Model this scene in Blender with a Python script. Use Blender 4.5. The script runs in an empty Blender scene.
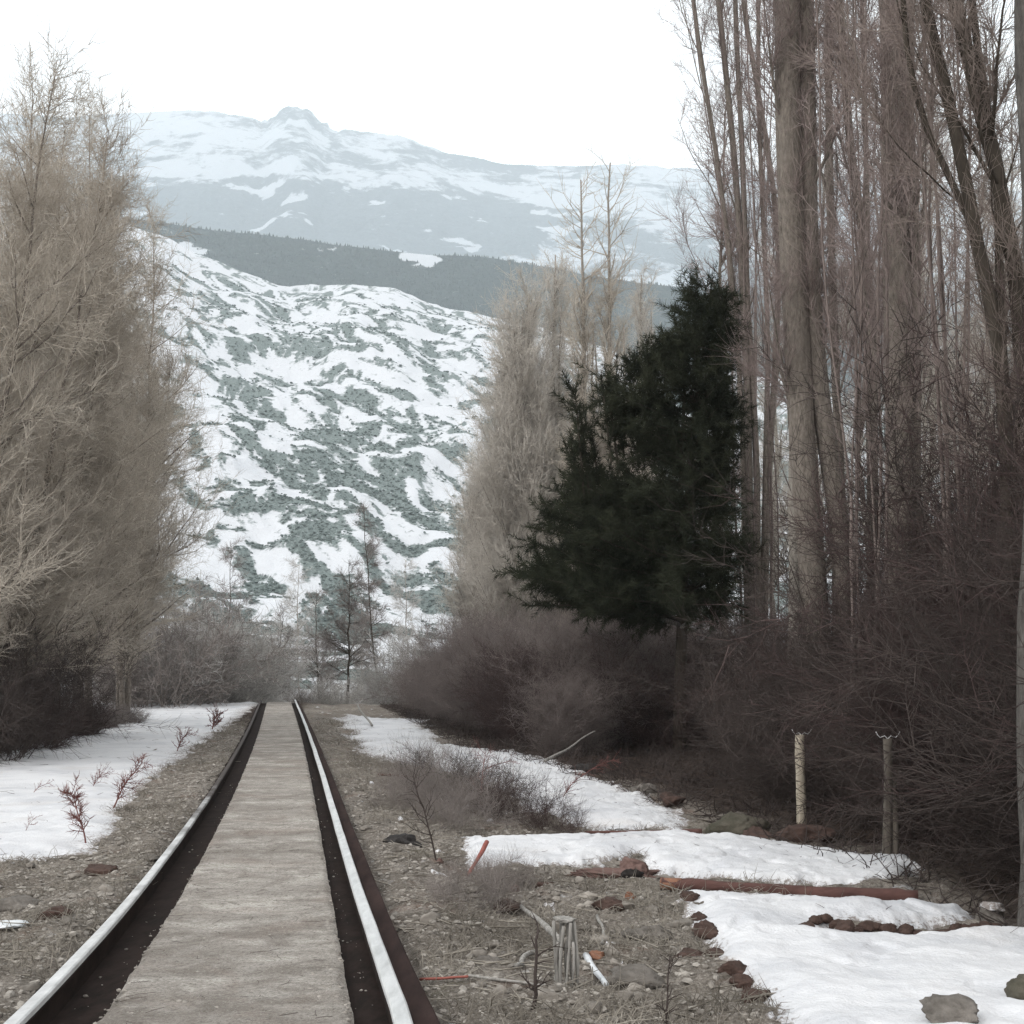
import bpy, math, random
import numpy as np

rs = np.random.RandomState
C = bpy.context.scene.collection
F, HZ, CH = 1100.0, 669.0, 1.5           # focal length in pixels, horizon row, camera height

# ------------------------------------------------------------------ helpers
def smooth(a, b, x):
    t = np.clip((x - a) / (b - a), 0, 1)
    return t * t * (3 - 2 * t)

def _hash(ix, iy, s):
    h = (ix.astype(np.int64) * 374761393 + iy.astype(np.int64) * 668265263 + s * 974634911) & 0x7fffffff
    h = ((h ^ (h >> 13)) * 1274126177) & 0x7fffffff
    h = (h ^ (h >> 16)) & 0xffff
    return h / 65535.0

def vnoise(x, y, s=0):
    ix, iy = np.floor(x), np.floor(y)
    fx, fy = x - ix, y - iy
    fx = fx * fx * fx * (fx * (fx * 6 - 15) + 10); fy = fy * fy * fy * (fy * (fy * 6 - 15) + 10)
    a, b = _hash(ix, iy, s), _hash(ix + 1, iy, s)
    c, d = _hash(ix, iy + 1, s), _hash(ix + 1, iy + 1, s)
    return (a + (b - a) * fx) * (1 - fy) + (c + (d - c) * fx) * fy

def fbm(x, y, o=4, s=0, g=0.5):
    t, a, n = 0.0, 1.0, 0.0
    for k in range(o):
        cs, sn = math.cos(0.6 * k), math.sin(0.6 * k)
        t = t + a * vnoise((x * cs - y * sn) * 2.03 ** k + 17.3 * k, (x * sn + y * cs) * 2.03 ** k + 5.7 * k, s + k)
        n += a; a *= g
    return t / n

def norm(v):
    return v / np.maximum(np.linalg.norm(v, axis=-1, keepdims=True), 1e-9)

# track: (row, slab left, slab right) -> distance, centre x, height
_rows = np.array([1024., 960, 846, 778, 726, 703])
_cx = np.array([223., 241, 265.5, 275.5, 279.5, 279])
_w = np.array([256., 202, 113, 69, 37.5, 24.5])
SW = 1.08
_D = SW * F / _w
_X = (_cx - 512) / F * _D
_Z = CH - (_rows - HZ) / F * _D
_pz = np.polyfit(np.log(_D), _Z, 3)
_px = np.polyfit(_D, _X, 3)
_pzl = np.poly1d(_pz)
def track_z(y):
    yy = np.clip(y, 4.4, 51.0)
    z = _pzl(np.log(yy))
    return z
def track_x(y):
    yy = np.clip(y, 1.0, 60.0)
    return np.polyval(_px, yy) + (y - yy) * -0.2
def track_dir(y):
    e = 0.05
    d = np.stack([track_x(y + e) - track_x(y - e), np.full_like(y, 2 * e)], -1)
    return norm(d)

def ground_z(x, y, rough=True):
    x = np.asarray(x, float); y = np.asarray(y, float)
    lat = x - track_x(y)
    z = track_z(y) - 0.02
    # shoulder falls a little either side, ditch on the right
    z = z - 0.10 * smooth(0.95, 2.2, np.abs(lat))
    # beyond the crest the land drops to the valley
    z = z - 1.8 * smooth(51, 75, y) * smooth(0, 1, 1.0)
    z = z - 0.5 * smooth(49.5, 52, y)
    # trough for the rails
    inside = smooth(1.12, 0.80, np.abs(lat + 0.0))
    z = z - 0.10 * inside * smooth(51, 49.5, y)
    if rough:
        amp = smooth(0.85, 1.25, np.abs(lat)) * smooth(200, 60, y)
        z = z + amp * (0.10 * (fbm(x * 0.9, y * 0.9, 3, 3) - 0.5)
                       + 0.17 * (fbm(x * 2.6, y * 2.6, 5, 9) - 0.5) * smooth(0.9, 1.8, np.abs(lat)))
        z = z + amp * 0.05 * (fbm(x * 12, y * 12, 4, 12) - 0.5)
    return z

_tab_d = np.concatenate([np.linspace(2, 50.5, 1200)])
_tab_p = HZ + F * (CH - (track_z(_tab_d) - 0.07)) / _tab_d
def G(px, py):
    """pixel on the ground -> world x, y"""
    d = np.interp(-py, -_tab_p, _tab_d)
    return (px - 512) / F * d, d
def P3(px, py, d):
    return np.array([(px - 512) / F * d, d, CH + (HZ - py) / F * d])
def GP(px, py, dz=0.0):
    x, y = G(px, py)
    return np.array([x, y, float(ground_z(x, y)) + dz])

def poly_sdf(x, y, poly):
    """positive inside"""
    p = np.array(poly); n = len(p)
    d = np.full(x.shape, 1e9); ins = np.zeros(x.shape, bool)
    for i in range(n):
        a, b = p[i], p[(i + 1) % n]
        ex, ey = b - a
        wx, wy = x - a[0], y - a[1]
        t = np.clip((wx * ex + wy * ey) / (ex * ex + ey * ey + 1e-12), 0, 1)
        d = np.minimum(d, (wx - ex * t) ** 2 + (wy - ey * t) ** 2)
        c = (a[1] > y) != (b[1] > y)
        with np.errstate(divide='ignore', invalid='ignore'):
            xi = a[0] + (y - a[1]) * ex / (ey if abs(ey) > 1e-12 else 1e-12)
        ins ^= c & (x < xi)
    return np.where(ins, 1, -1) * np.sqrt(d)

# ------------------------------------------------------------------ mesh + object
def mesh_from(name, V, faces, smooth_shade=True):
    """faces: list of int arrays (m,k)"""
    me = bpy.data.meshes.new(name)
    V = np.asarray(V, np.float32)
    me.vertices.add(len(V)); me.vertices.foreach_set('co', V.ravel())
    faces = [np.asarray(f, np.int32) for f in faces if len(f)]
    tot = np.concatenate([np.full(len(f), f.shape[1], np.int32) for f in faces])
    loops = np.concatenate([f.ravel() for f in faces])
    me.loops.add(len(loops)); me.loops.foreach_set('vertex_index', loops)
    me.polygons.add(len(tot))
    st = np.concatenate([[0], np.cumsum(tot)[:-1]]).astype(np.int32)
    me.polygons.foreach_set('loop_start', st)
    me.polygons.foreach_set('use_smooth', np.full(len(tot), smooth_shade))
    me.update(calc_edges=True)
    return me

class MB:
    def __init__(self): self.V, self.F, self.n = [], {}, 0
    def add(self, V, faces):
        V = np.asarray(V, float)
        for f in faces:
            f = np.asarray(f, int)
            if len(f): self.F.setdefault(f.shape[1], []).append(f + self.n)
        self.V.append(V); self.n += len(V)
        return self
    def tubes(self, P, R, k=3, cap=False):
        b, n = P.shape[:2]
        T = np.gradient(P, axis=1) if n > 2 else np.repeat(P[:, 1:] - P[:, :1], 2, 1)
        T = norm(T)
        m = np.abs(norm(T.mean(1)))
        ref = np.eye(3)[np.argmin(m, 1)][:, None, :]
        U = norm(np.cross(T, np.broadcast_to(ref, T.shape))); W = np.cross(T, U)
        a = np.arange(k) * 2 * math.pi / k
        ring = P[:, :, None, :] + R[:, :, None, None] * (np.cos(a)[:, None] * U[:, :, None, :] + np.sin(a)[:, None] * W[:, :, None, :])
        base = (np.arange(b) * n * k)[:, None, None]
        i = np.arange(n - 1)[None, :, None]; j = np.arange(k)[None, None, :]; j2 = (j + 1) % k
        q = np.stack([base + i * k + j, base + i * k + j2, base + (i + 1) * k + j2, base + (i + 1) * k + j], -1).reshape(-1, 4)
        fs = [q]
        if cap:
            c0 = (np.arange(b) * n * k)[:, None] + np.arange(k)[None, ::-1]
            c1 = (np.arange(b) * n * k)[:, None] + (n - 1) * k + np.arange(k)[None]
            fs.append(np.concatenate([c0, c1]))
        return self.add(ring.reshape(-1, 3), fs)
    def build(self, name, mat, parent=None, sm=True):
        me = mesh_from(name, np.concatenate(self.V), [np.concatenate(v) for v in self.F.values()], sm)
        return link(name, me, mat, parent)

def link(name, me, mat, parent=None):
    o = bpy.data.objects.new(name, me); C.objects.link(o)
    if mat is not None and not me.materials: me.materials.append(mat)
    if parent is not None: o.parent = parent
    return o
def tag(o, label=None, cat=None, group=None, kind=None):
    if label:
        o['label'] = label
        if not 4 <= len(label.split()) <= 16: print('LABEL', len(label.split()), label)
    if cat: o['category'] = cat
    if group: o['group'] = group
    if kind: o['kind'] = kind
    return o
def empty(name, loc=(0, 0, 0), rz=0):
    o = bpy.data.objects.new(name, None); C.objects.link(o)
    o.location = loc; o.rotation_euler = (0, 0, rz); o.empty_display_size = 0.2
    return o
def copy_tree(root):
    r = root.copy(); C.objects.link(r)
    for ch in list(root.children):
        c = ch.copy(); C.objects.link(c); c.parent = r
        for g in list(ch.children):
            d = g.copy(); C.objects.link(d); d.parent = c
    return r

# ------------------------------------------------------------------ materials
class NT:
    def __init__(self, name, rough=0.9, spec=0.3):
        self.m = bpy.data.materials.new(name); self.m.use_nodes = True
        self.t = self.m.node_tree; self.b = self.t.nodes['Principled BSDF']
        self.b.inputs['Roughness'].default_value = rough
        self.b.inputs['Specular IOR Level'].default_value = spec
    def n(self, typ, **kw):
        x = self.t.nodes.new(typ)
        for k, v in kw.items(): setattr(x, k, v)
        return x
    def l(self, a, b): self.t.links.new(a, b)
    def coord(self, scale=(1, 1, 1), src='Object'):
        tc = self.n('ShaderNodeTexCoord'); mp = self.n('ShaderNodeMapping')
        self.l(tc.outputs[src], mp.inputs['Vector']); mp.inputs['Scale'].default_value = scale
        return mp.outputs['Vector']
    def noise(self, vec, scale, detail=6, rough=0.6, dist=0.0):
        x = self.n('ShaderNodeTexNoise'); self.l(vec, x.inputs['Vector'])
        x.inputs['Scale'].default_value = scale; x.inputs['Detail'].default_value = detail
        x.inputs['Roughness'].default_value = rough; x.inputs['Distortion'].default_value = dist
        return x.outputs['Fac']
    def ramp(self, fac, stops):
        r = self.n('ShaderNodeValToRGB'); self.l(fac, r.inputs['Fac'])
        e = r.color_ramp.elements
        while len(e) < len(stops): e.new(0.5)
        for k, (p, c) in enumerate(stops):
            e[k].position = p; e[k].color = (c, c, c, 1) if not hasattr(c, '__len__') else (*c, 1)
        return r.outputs['Color']
    def mix(self, fac, a, b, mode='MIX'):
        x = self.n('ShaderNodeMix', data_type='RGBA', blend_type=mode)
        for s, v in ((x.inputs['Factor'], fac), (x.inputs['A'], a), (x.inputs['B'], b)):
            if isinstance(v, bpy.types.NodeSocket): self.l(v, s)
            elif hasattr(v, '__len__'): s.default_value = (*v, 1)
            else: s.default_value = v
        return x.outputs['Result']
    def color(self, c):
        if isinstance(c, bpy.types.NodeSocket): self.l(c, self.b.inputs['Base Color'])
        else: self.b.inputs['Base Color'].default_value = (*c, 1)
    def bump(self, h, strength=0.5, dist=0.02):
        x = self.n('ShaderNodeBump'); self.l(h, x.inputs['Height'])
        x.inputs['Strength'].default_value = strength; x.inputs['Distance'].default_value = dist
        self.l(x.outputs['Normal'], self.b.inputs['Normal'])
    def attr(self, name):
        a = self.n('ShaderNodeAttribute'); a.attribute_name = name
        return a.outputs['Fac']
    def rnd(self):
        return self.n('ShaderNodeObjectInfo').outputs['Random']

def bark(name, dark, light, scale=3.0, stretch=0.25, bump=0.6, rnd=0.0):
    t = NT(name, 0.95, 0.1)
    v = t.coord((1, 1, stretch))
    f = t.noise(v, scale * 4, 8, 0.7)
    c = t.ramp(f, [(0.3, dark), (0.7, light)])
    g = t.noise(t.coord(), scale * 0.35, 3, 0.5)
    c = t.mix(t.ramp(g, [(0.35, 0.0), (0.7, 0.55)]), c, tuple(0.55 * a + 0.45 * b for a, b in zip(dark, light)))
    t.color(c)
    if bump: t.bump(t.noise(v, scale * 8, 6, 0.7), bump, 0.03)
    return t.m
def twig(name, a, b, scale=0.6):
    t = NT(name, 0.95, 0.1)
    f = t.noise(t.coord(), scale, 3, 0.6)
    f2 = t.noise(t.coord(), 9.0, 2, 0.6)
    c = t.ramp(f, [(0.32, a), (0.68, b)])
    c = t.mix(t.ramp(f2, [(0.35, 0.0), (0.75, 0.35)]), c, tuple(0.5 * x for x in a))
    t.color(c)
    return t.m

M = {}
M['bark_pop'] = bark('poplar_bark', (0.075, 0.065, 0.057), (0.33, 0.29, 0.25), 6.5, 0.3, 1.0)
M['bark_grey'] = bark('grey_bark', (0.05, 0.046, 0.042), (0.20, 0.185, 0.17), 6.5, 0.3, 1.0)
M['bark_red'] = bark('reddish_bark', (0.11, 0.088, 0.08), (0.28, 0.235, 0.215), 6, 0.3, 0.6)
M['bark_pale'] = bark('pale_bark', (0.13, 0.118, 0.10), (0.40, 0.37, 0.33), 5.0, 0.3, 0.9)
M['bark_dark'] = bark('dark_bark', (0.03, 0.025, 0.02), (0.10, 0.085, 0.07))
M['twig_tan'] = twig('tan_twigs', (0.41, 0.365, 0.31), (0.62, 0.565, 0.49), 0.35)
M['twig_grey'] = twig('grey_twigs', (0.45, 0.415, 0.37), (0.67, 0.63, 0.575), 0.3)
M['twig_red'] = twig('reddish_twigs', (0.21, 0.165, 0.155), (0.42, 0.352, 0.33), 0.4)
M['twig_brown'] = twig('brown_twigs', (0.18, 0.148, 0.13), (0.34, 0.285, 0.255), 0.5)
M['brush_dark'] = twig('dark_brush', (0.038, 0.030, 0.028), (0.10, 0.082, 0.075), 0.7)
M['brush_red'] = twig('reddish_brush', (0.045, 0.031, 0.030), (0.105, 0.077, 0.073), 0.7)
M['brush_mauve'] = twig('mauve_brush', (0.14, 0.115, 0.107), (0.29, 0.25, 0.235), 0.7)
M['brush_grey'] = twig('grey_brush', (0.17, 0.15, 0.14), (0.32, 0.285, 0.265), 0.7)
M['brush_pale'] = twig('pale_brush', (0.36, 0.345, 0.325), (0.60, 0.58, 0.555), 0.7)
M['needles'] = twig('pine_needles', (0.020, 0.025, 0.016), (0.060, 0.066, 0.042), 1.2)
M['stalk_red'] = twig('red_stalks', (0.13, 0.055, 0.05), (0.25, 0.13, 0.118), 6)
M['straw'] = twig('dry_straw', (0.13, 0.116, 0.098), (0.35, 0.32, 0.275), 1.2)

def mat_ground():
    t = NT('soil_and_gravel', 0.97, 0.12)
    v = t.coord()
    big = t.noise(v, 0.8, 6, 0.65, 0.5)
    c = t.ramp(big, [(0.32, (0.14, 0.119, 0.10)), (0.5, (0.275, 0.245, 0.212)), (0.66, (0.39, 0.355, 0.315))])
    mid = t.noise(v, 5.5, 8, 0.75, 1.0)
    c = t.mix(t.ramp(mid, [(0.40, 0.85), (0.56, 0.0)]), c, (0.075, 0.063, 0.052))
    vo = t.n('ShaderNodeTexVoronoi'); t.l(v, vo.inputs['Vector']); vo.inputs['Scale'].default_value = 75
    sp = t.n('ShaderNodeSeparateColor'); t.l(vo.outputs['Color'], sp.inputs[0])
    st = t.ramp(sp.outputs[0], [(0.0, (0.09, 0.078, 0.066)), (0.5, (0.25, 0.225, 0.195)), (1.0, (0.50, 0.465, 0.42))])
    c = t.mix(0.28, c, st)
    fine = t.noise(v, 55, 8, 0.8)
    c = t.mix(t.ramp(fine, [(0.35, 0.75), (0.55, 0.0)]), c, (0.06, 0.05, 0.042))
    red = t.noise(v, 1.7, 4, 0.6)
    c = t.mix(t.ramp(red, [(0.58, 0.0), (0.72, 0.4)]), c, (0.19, 0.11, 0.08))
    moss = t.noise(v, 1.25, 5, 0.65, 0.5)
    c = t.mix(t.ramp(moss, [(0.60, 0.0), (0.72, 0.5)]), c, (0.10, 0.095, 0.055))
    sn = t.noise(v, 3.4, 10, 0.8, 0.8)
    c = t.mix(t.ramp(sn, [(0.60, 0.0), (0.68, 0.75)]), c, (0.62, 0.63, 0.65))
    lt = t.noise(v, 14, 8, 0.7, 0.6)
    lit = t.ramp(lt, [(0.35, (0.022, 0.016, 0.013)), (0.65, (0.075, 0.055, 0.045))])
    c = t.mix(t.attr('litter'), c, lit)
    t.color(c)
    hh = t.n('ShaderNodeMath', operation='ADD'); t.l(t.noise(v, 24, 10, 0.78), hh.inputs[0]); t.l(mid, hh.inputs[1])
    t.bump(hh.outputs[0], 0.8, 0.04)
    return t.m
def mat_snow():
    t = NT('old_snow', 0.75, 0.25)
    v = t.coord()
    f = t.noise(v, 1.3, 7, 0.62, 0.4)
    c = t.ramp(f, [(0.28, (0.47, 0.48, 0.505)), (0.55, (0.62, 0.625, 0.64))])
    d = t.noise(v, 7.0, 9, 0.75, 0.6)
    c = t.mix(t.ramp(d, [(0.62, 0.0), (0.72, 0.5)]), c, (0.34, 0.29, 0.25))
    gr = t.noise(v, 26, 8, 0.8, 0.5)
    m1 = t.n('ShaderNodeMath', operation='MULTIPLY_ADD'); t.l(t.attr('depth'), m1.inputs[0]); m1.inputs[1].default_value = -3.4; m1.inputs[2].default_value = 0.13
    m2 = t.n('ShaderNodeMath', operation='ADD'); t.l(gr, m2.inputs[0]); t.l(m1.outputs[0], m2.inputs[1])
    c = t.mix(t.ramp(m2.outputs[0], [(0.54, 0.0), (0.62, 0.85)]), c, (0.16, 0.13, 0.11))
    stn = t.noise(v, 0.9, 5, 0.6, 0.5)
    c = t.mix(t.ramp(stn, [(0.55, 0.0), (0.72, 0.28)]), c, (0.50, 0.45, 0.41))
    t.color(c)
    a = t.n('ShaderNodeMath', operation='ADD'); t.l(t.noise(v, 6, 6, 0.6), a.inputs[0]); t.l(t.noise(v, 45, 4, 0.6), a.inputs[1])
    t.bump(a.outputs[0], 0.45, 0.025)
    return t.m
def mat_slab():
    t = NT('weathered_concrete', 0.93, 0.2)
    v = t.coord()
    st = t.noise(t.coord((1, 1.25, 1)), 2.6, 10, 0.75, 0.6)
    c = t.ramp(st, [(0.36, (0.235, 0.214, 0.19)), (0.5, (0.385, 0.357, 0.322)), (0.64, (0.52, 0.492, 0.452))])
    band = t.noise(t.coord((0.25, 1.6, 1)), 1.1, 5, 0.6, 0.4)
    c = t.mix(t.ramp(band, [(0.40, 0.42), (0.52, 0.0)]), c, (0.15, 0.132, 0.114))
    bl = t.noise(v, 1.9, 8, 0.75, 0.8)
    c = t.mix(t.ramp(bl, [(0.42, 0.55), (0.52, 0.0)]), c, (0.17, 0.148, 0.128))
    re = t.noise(v, 1.2, 6, 0.65, 0.5)
    c = t.mix(t.ramp(re, [(0.54, 0.0), (0.66, 0.32)]), c, (0.27, 0.205, 0.17))
    cr = t.noise(t.coord((1, 1.4, 1)), 7, 10, 0.82, 2.0)
    c = t.mix(t.ramp(cr, [(0.39, 0.75), (0.44, 0.0)]), c, (0.09, 0.078, 0.067))
    sp = t.noise(v, 48, 10, 0.85)
    c = t.mix(t.ramp(sp, [(0.42, 0.75), (0.51, 0.0)]), c, (0.13, 0.115, 0.10))
    lt = t.noise(v, 85, 6, 0.8)
    c = t.mix(t.ramp(lt, [(0.55, 0.0), (0.62, 0.5)]), c, (0.52, 0.50, 0.47))
    t.color(c)
    a = t.n('ShaderNodeMath', operation='ADD'); t.l(cr, a.inputs[0]); t.l(t.noise(v, 60, 8, 0.75), a.inputs[1])
    t.bump(a.outputs[0], 0.8, 0.016)
    return t.m
def mat_simple(name, a, b, scale=8, rough=0.9, bump=0.4, bd=0.01, stretch=(1, 1, 1), spec=0.3, metal=0.0):
    t = NT(name, rough, spec)
    v = t.coord(stretch)
    f = t.noise(v, scale, 7, 0.68, 0.3)
    t.color(t.ramp(f, [(0.3, a), (0.7, b)])); t.b.inputs['Metallic'].default_value = metal
    if bump: t.bump(t.noise(v, scale * 3, 6, 0.7), bump, bd)
    return t.m
M['ground'] = mat_ground(); M['snow'] = mat_snow(); M['slab'] = mat_slab()
M['steel'] = mat_simple('worn_rail_steel', (0.42, 0.43, 0.43), (0.68, 0.69, 0.69), 14, 0.5, 0.2, 0.003, (1, 0.2, 1), 0.5, 0.25)
def mat_patchy():
    t = NT('patchy_rail_steel', 0.7, 0.3)
    v = t.coord((1, 0.25, 1))
    c = t.ramp(t.noise(v, 14, 7, 0.7), [(0.3, (0.36, 0.365, 0.365)), (0.7, (0.62, 0.63, 0.63))])
    sx_ = t.n('ShaderNodeSeparateXYZ'); t.l(t.coord(), sx_.inputs[0])
    a = t.n('ShaderNodeMath', operation='MULTIPLY_ADD'); t.l(sx_.outputs['Y'], a.inputs[0]); a.inputs[1].default_value = 0.05; a.inputs[2].default_value = -0.52
    b = t.n('ShaderNodeMath', operation='ADD'); t.l(a.outputs[0], b.inputs[0]); t.l(t.noise(t.coord(), 1.6, 5, 0.7), b.inputs[1])
    t.color(t.mix(t.ramp(b.outputs[0], [(0.42, 0.0), (0.72, 1.0)]), c, (0.05, 0.04, 0.036)))
    return t.m
M['steel_patchy'] = mat_patchy()
M['rust'] = mat_simple('dark_rusted_steel', (0.010, 0.008, 0.007), (0.032, 0.022, 0.019), 9, 0.95, 0.5, 0.006, (1, 0.4, 1), 0.1)
M['baulk'] = mat_simple('dark_brown_timber', (0.018, 0.012, 0.011), (0.05, 0.032, 0.029), 9, 0.95, 0.6, 0.008, (1, 0.15, 1), 0.1)
M['rock'] = mat_simple('grey_rock', (0.07, 0.063, 0.055), (0.22, 0.20, 0.18), 6, 0.95, 0.8, 0.03)
M['rock_dark'] = mat_simple('black_rock', (0.012, 0.011, 0.011), (0.055, 0.05, 0.048), 7, 0.95, 0.8, 0.03)
M['rock_mossy'] = mat_simple('mossy_rock', (0.045, 0.045, 0.03), (0.12, 0.105, 0.085), 5, 0.95, 0.8, 0.03)
M['soil_brown'] = mat_simple('brown_soil_bank', (0.03, 0.02, 0.016), (0.11, 0.07, 0.058), 6, 0.97, 0.8, 0.03)
M['log'] = mat_simple('red_brown_log', (0.04, 0.019, 0.016), (0.12, 0.062, 0.053), 7, 0.9, 0.8, 0.01, (0.3, 1, 1))
M['log_rot'] = mat_simple('rotten_log', (0.06, 0.038, 0.034), (0.24, 0.155, 0.135), 6, 0.9, 0.9, 0.02, (0.4, 1, 1))
M['cut'] = mat_simple('orange_cut_wood', (0.13, 0.06, 0.038), (0.27, 0.14, 0.09), 14, 0.85, 0.5, 0.006)
M['hollow'] = mat_simple('painted_hollow_shade', (0.006, 0.005, 0.005), (0.018, 0.015, 0.013), 9, 0.95, 0.5, 0.01)
M['post'] = mat_simple('pale_post_wood', (0.30, 0.26, 0.205), (0.52, 0.46, 0.37), 6, 0.9, 0.7, 0.008, (3, 3, 0.35))
M['post_dark'] = mat_simple('grey_split_post_wood', (0.045, 0.038, 0.031), (0.15, 0.13, 0.108), 6, 0.9, 0.7, 0.008, (3, 3, 0.35))
M['grey_wood'] = mat_simple('weathered_grey_wood', (0.10, 0.094, 0.085), (0.40, 0.385, 0.36), 9, 0.9, 0.7, 0.006, (3, 3, 0.3))
M['gravel'] = mat_simple('gravel_stones', (0.09, 0.08, 0.07), (0.42, 0.39, 0.35), 9, 0.95, 0.3, 0.005)
M['orange'] = mat_simple('orange_wood', (0.19, 0.055, 0.045), (0.29, 0.10, 0.08), 12, 0.8, 0.3, 0.004)
M['ice'] = mat_simple('dirty_ice', (0.42, 0.45, 0.47), (0.72, 0.74, 0.76), 8, 0.4, 0.4, 0.01)
M['wire'] = mat_simple('galvanised_wire', (0.35, 0.35, 0.35), (0.55, 0.55, 0.55), 20, 0.5, 0.1, 0.002, spec=0.5)

# ------------------------------------------------------------------ ground and snow
def axis(lo, hi, c0, c1, fine, growth, mx):
    """fine spacing between c0 and c1, growing outward"""
    a = list(np.arange(c0, c1, fine)); 
    s, p = fine, c1
    while p < hi:
        a.append(p); s = min(s * growth, mx); p += s
    a.append(hi)
    s, p, left = fine, c0, []
    while True:
        s = min(s * growth, mx); p -= s
        if p < lo: break
        left.append(p)
    left.append(lo)
    return np.array(sorted(left) + a)
def edge_x(y): return np.interp(y, [5, 7, 9.5, 14, 18, 25.6, 33, 42, 52], [4.0, 3.35, 3.05, 2.25, 1.2, -1.35, -2.9, -4.9, -7])
gx = axis(-3600, 3600, -2.8, 3.4, 0.017, 1.03, 400)
gy = axis(-110, 4600, 4.2, 9.5, 0.022, 1.012, 400)
GX, GY = np.meshgrid(gx, gy)
GZ = ground_z(GX, GY)

def grid_faces(ny, nx, mask=None):
    i = np.arange(ny - 1)[:, None] * nx + np.arange(nx - 1)[None]
    q = np.stack([i, i + 1, i + nx + 1, i + nx], -1)
    return q[mask] if mask is not None else q.reshape(-1, 4)

def px_poly(pts): return [G(*p) for p in pts]
POLY_LEFT = px_poly([(-900, 880), (0, 862), (88, 852), (119, 828), (121, 808), (157, 776), (186, 754), (228, 727), (256, 706.5)]) \
    + [(-11.5, 53), (-60, 53), (-60, 20)]
POLY_R1 = px_poly([(328, 719), (345, 713), (430, 719), (450, 741), (483, 747), (549, 754), (572, 764), (606, 775), (636, 786),
                   (680, 806), (700, 816), (697, 827), (610, 826), (556, 819), (519, 806), (473, 780), (415, 768), (352, 748)])
POLY_R2 = px_poly([(463, 832), (480, 834), (560, 832), (640, 832), (680, 832), (790, 841), (839, 851), (910, 854), (922, 866), (902, 876),
                   (865, 880), (752, 878), (700, 868), (660, 868), (639, 852), (586, 861), (489, 864), (466, 866)])
POLY_R3 = px_poly([(681, 886), (784, 891), (838, 896), (927, 900), (982, 906), (975, 914), (900, 922), (850, 918), (803, 930), (860, 930), (1001, 928),
                   (1080, 930), (1500, 950), (1500, 1100), (830, 1100), (791, 1024), (752, 985), (720, 953), (695, 924), (684, 896)])
def snow_depth(x, y):
    lat = x - track_x(y)
    n1 = fbm(x * 2.2, y * 2.2, 4, 31) - 0.5
    n2 = fbm(x * 9, y * 9, 4, 41) - 0.5
    d = np.full(x.shape, -1.0)
    near = (y > 2) & (y < 54) & (np.abs(x) < 60)
    xs, ys = x[near], y[near]
    sc = np.clip(ys / 12.0, 0.5, 3)
    best = np.full(xs.shape, -1.0)
    for k, (poly, th, r, pat) in enumerate(((POLY_LEFT, 0.09, 0.75, 0.0), (POLY_R1, 0.07, 0.7, 0.13), (POLY_R2, 0.08, 0.24, 0.0), (POLY_R3, 0.10, 0.6, 0.0))):
        s = poly_sdf(xs, ys, poly)
        s = s + n1[near] * 0.24 * sc + n2[near] * 0.16 * sc - pat * sc * smooth(0.44, 0.6, fbm(xs * 1.6, ys * 0.9, 4, 55))
        v = np.clip(s / (r * sc), -1, 1)
        v = np.where(v > 0, th * (1 - (1 - v) ** 2), 0.12 * v)
        best = np.maximum(best, v)
    # crumbs of snow lying about the verge on the right and the muddy verge on the left
    cr = fbm(xs * 3.2, ys * 2.2, 4, 77)
    lt = lat[near]
    c = (cr - 0.79) * 0.7 - 0.2 * smooth(1.5, 1.15, lt) - 0.3 * smooth(4.0, 6.0, lt)
    best = np.maximum(best, np.minimum(c, 0.035))
    d[near] = best
    far = y >= 54
    d[far] = 0.12
    # far side of the valley and behind: open snow under the trees
    return d
SD = snow_depth(GX, GY)
V = np.stack([GX, GY, GZ], -1).reshape(-1, 3)
gm = mesh_from('ground', V, [grid_faces(len(gy), len(gx))])
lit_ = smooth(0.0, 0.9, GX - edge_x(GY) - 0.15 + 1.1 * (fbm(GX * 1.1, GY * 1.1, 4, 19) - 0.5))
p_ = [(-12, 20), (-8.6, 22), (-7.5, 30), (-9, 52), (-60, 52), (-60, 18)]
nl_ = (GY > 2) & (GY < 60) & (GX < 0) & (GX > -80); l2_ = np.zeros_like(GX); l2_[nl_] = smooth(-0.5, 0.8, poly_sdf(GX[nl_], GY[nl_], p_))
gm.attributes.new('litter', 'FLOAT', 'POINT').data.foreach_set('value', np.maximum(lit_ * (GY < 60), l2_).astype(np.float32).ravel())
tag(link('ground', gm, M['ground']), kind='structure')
vis = SD > -0.045
mk = vis[:-1, :-1] | vis[1:, :-1] | vis[:-1, 1:] | vis[1:, 1:]
smooth_g = ground_z(GX, GY, False)
blend = smooth(0.0, 0.07, SD)
SZ = np.where(SD > 0, GZ * (1 - 0.75 * blend) + 0.75 * blend * (smooth_g + 0.01) + SD, GZ + SD) \
     + blend * (0.09 * (fbm(GX * 1.1, GY * 1.1, 4, 91) - 0.5) + 0.022 * (fbm(GX * 6, GY * 6, 4, 93) - 0.5) - 0.02 * smooth(0.62, 0.72, fbm(GX * 3.3, GY * 2.6, 3, 95)))
q = grid_faces(len(gy), len(gx), mk)
used, inv = np.unique(q.ravel(), return_inverse=True)
snm = mesh_from('snow', np.stack([GX, GY, SZ], -1).reshape(-1, 3)[used], [inv.reshape(-1, 4)])
snm.attributes.new('depth', 'FLOAT', 'POINT').data.foreach_set('value', SD.ravel()[used].astype(np.float32))
tag(link('snow', snm, M['snow']), kind='structure')

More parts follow.
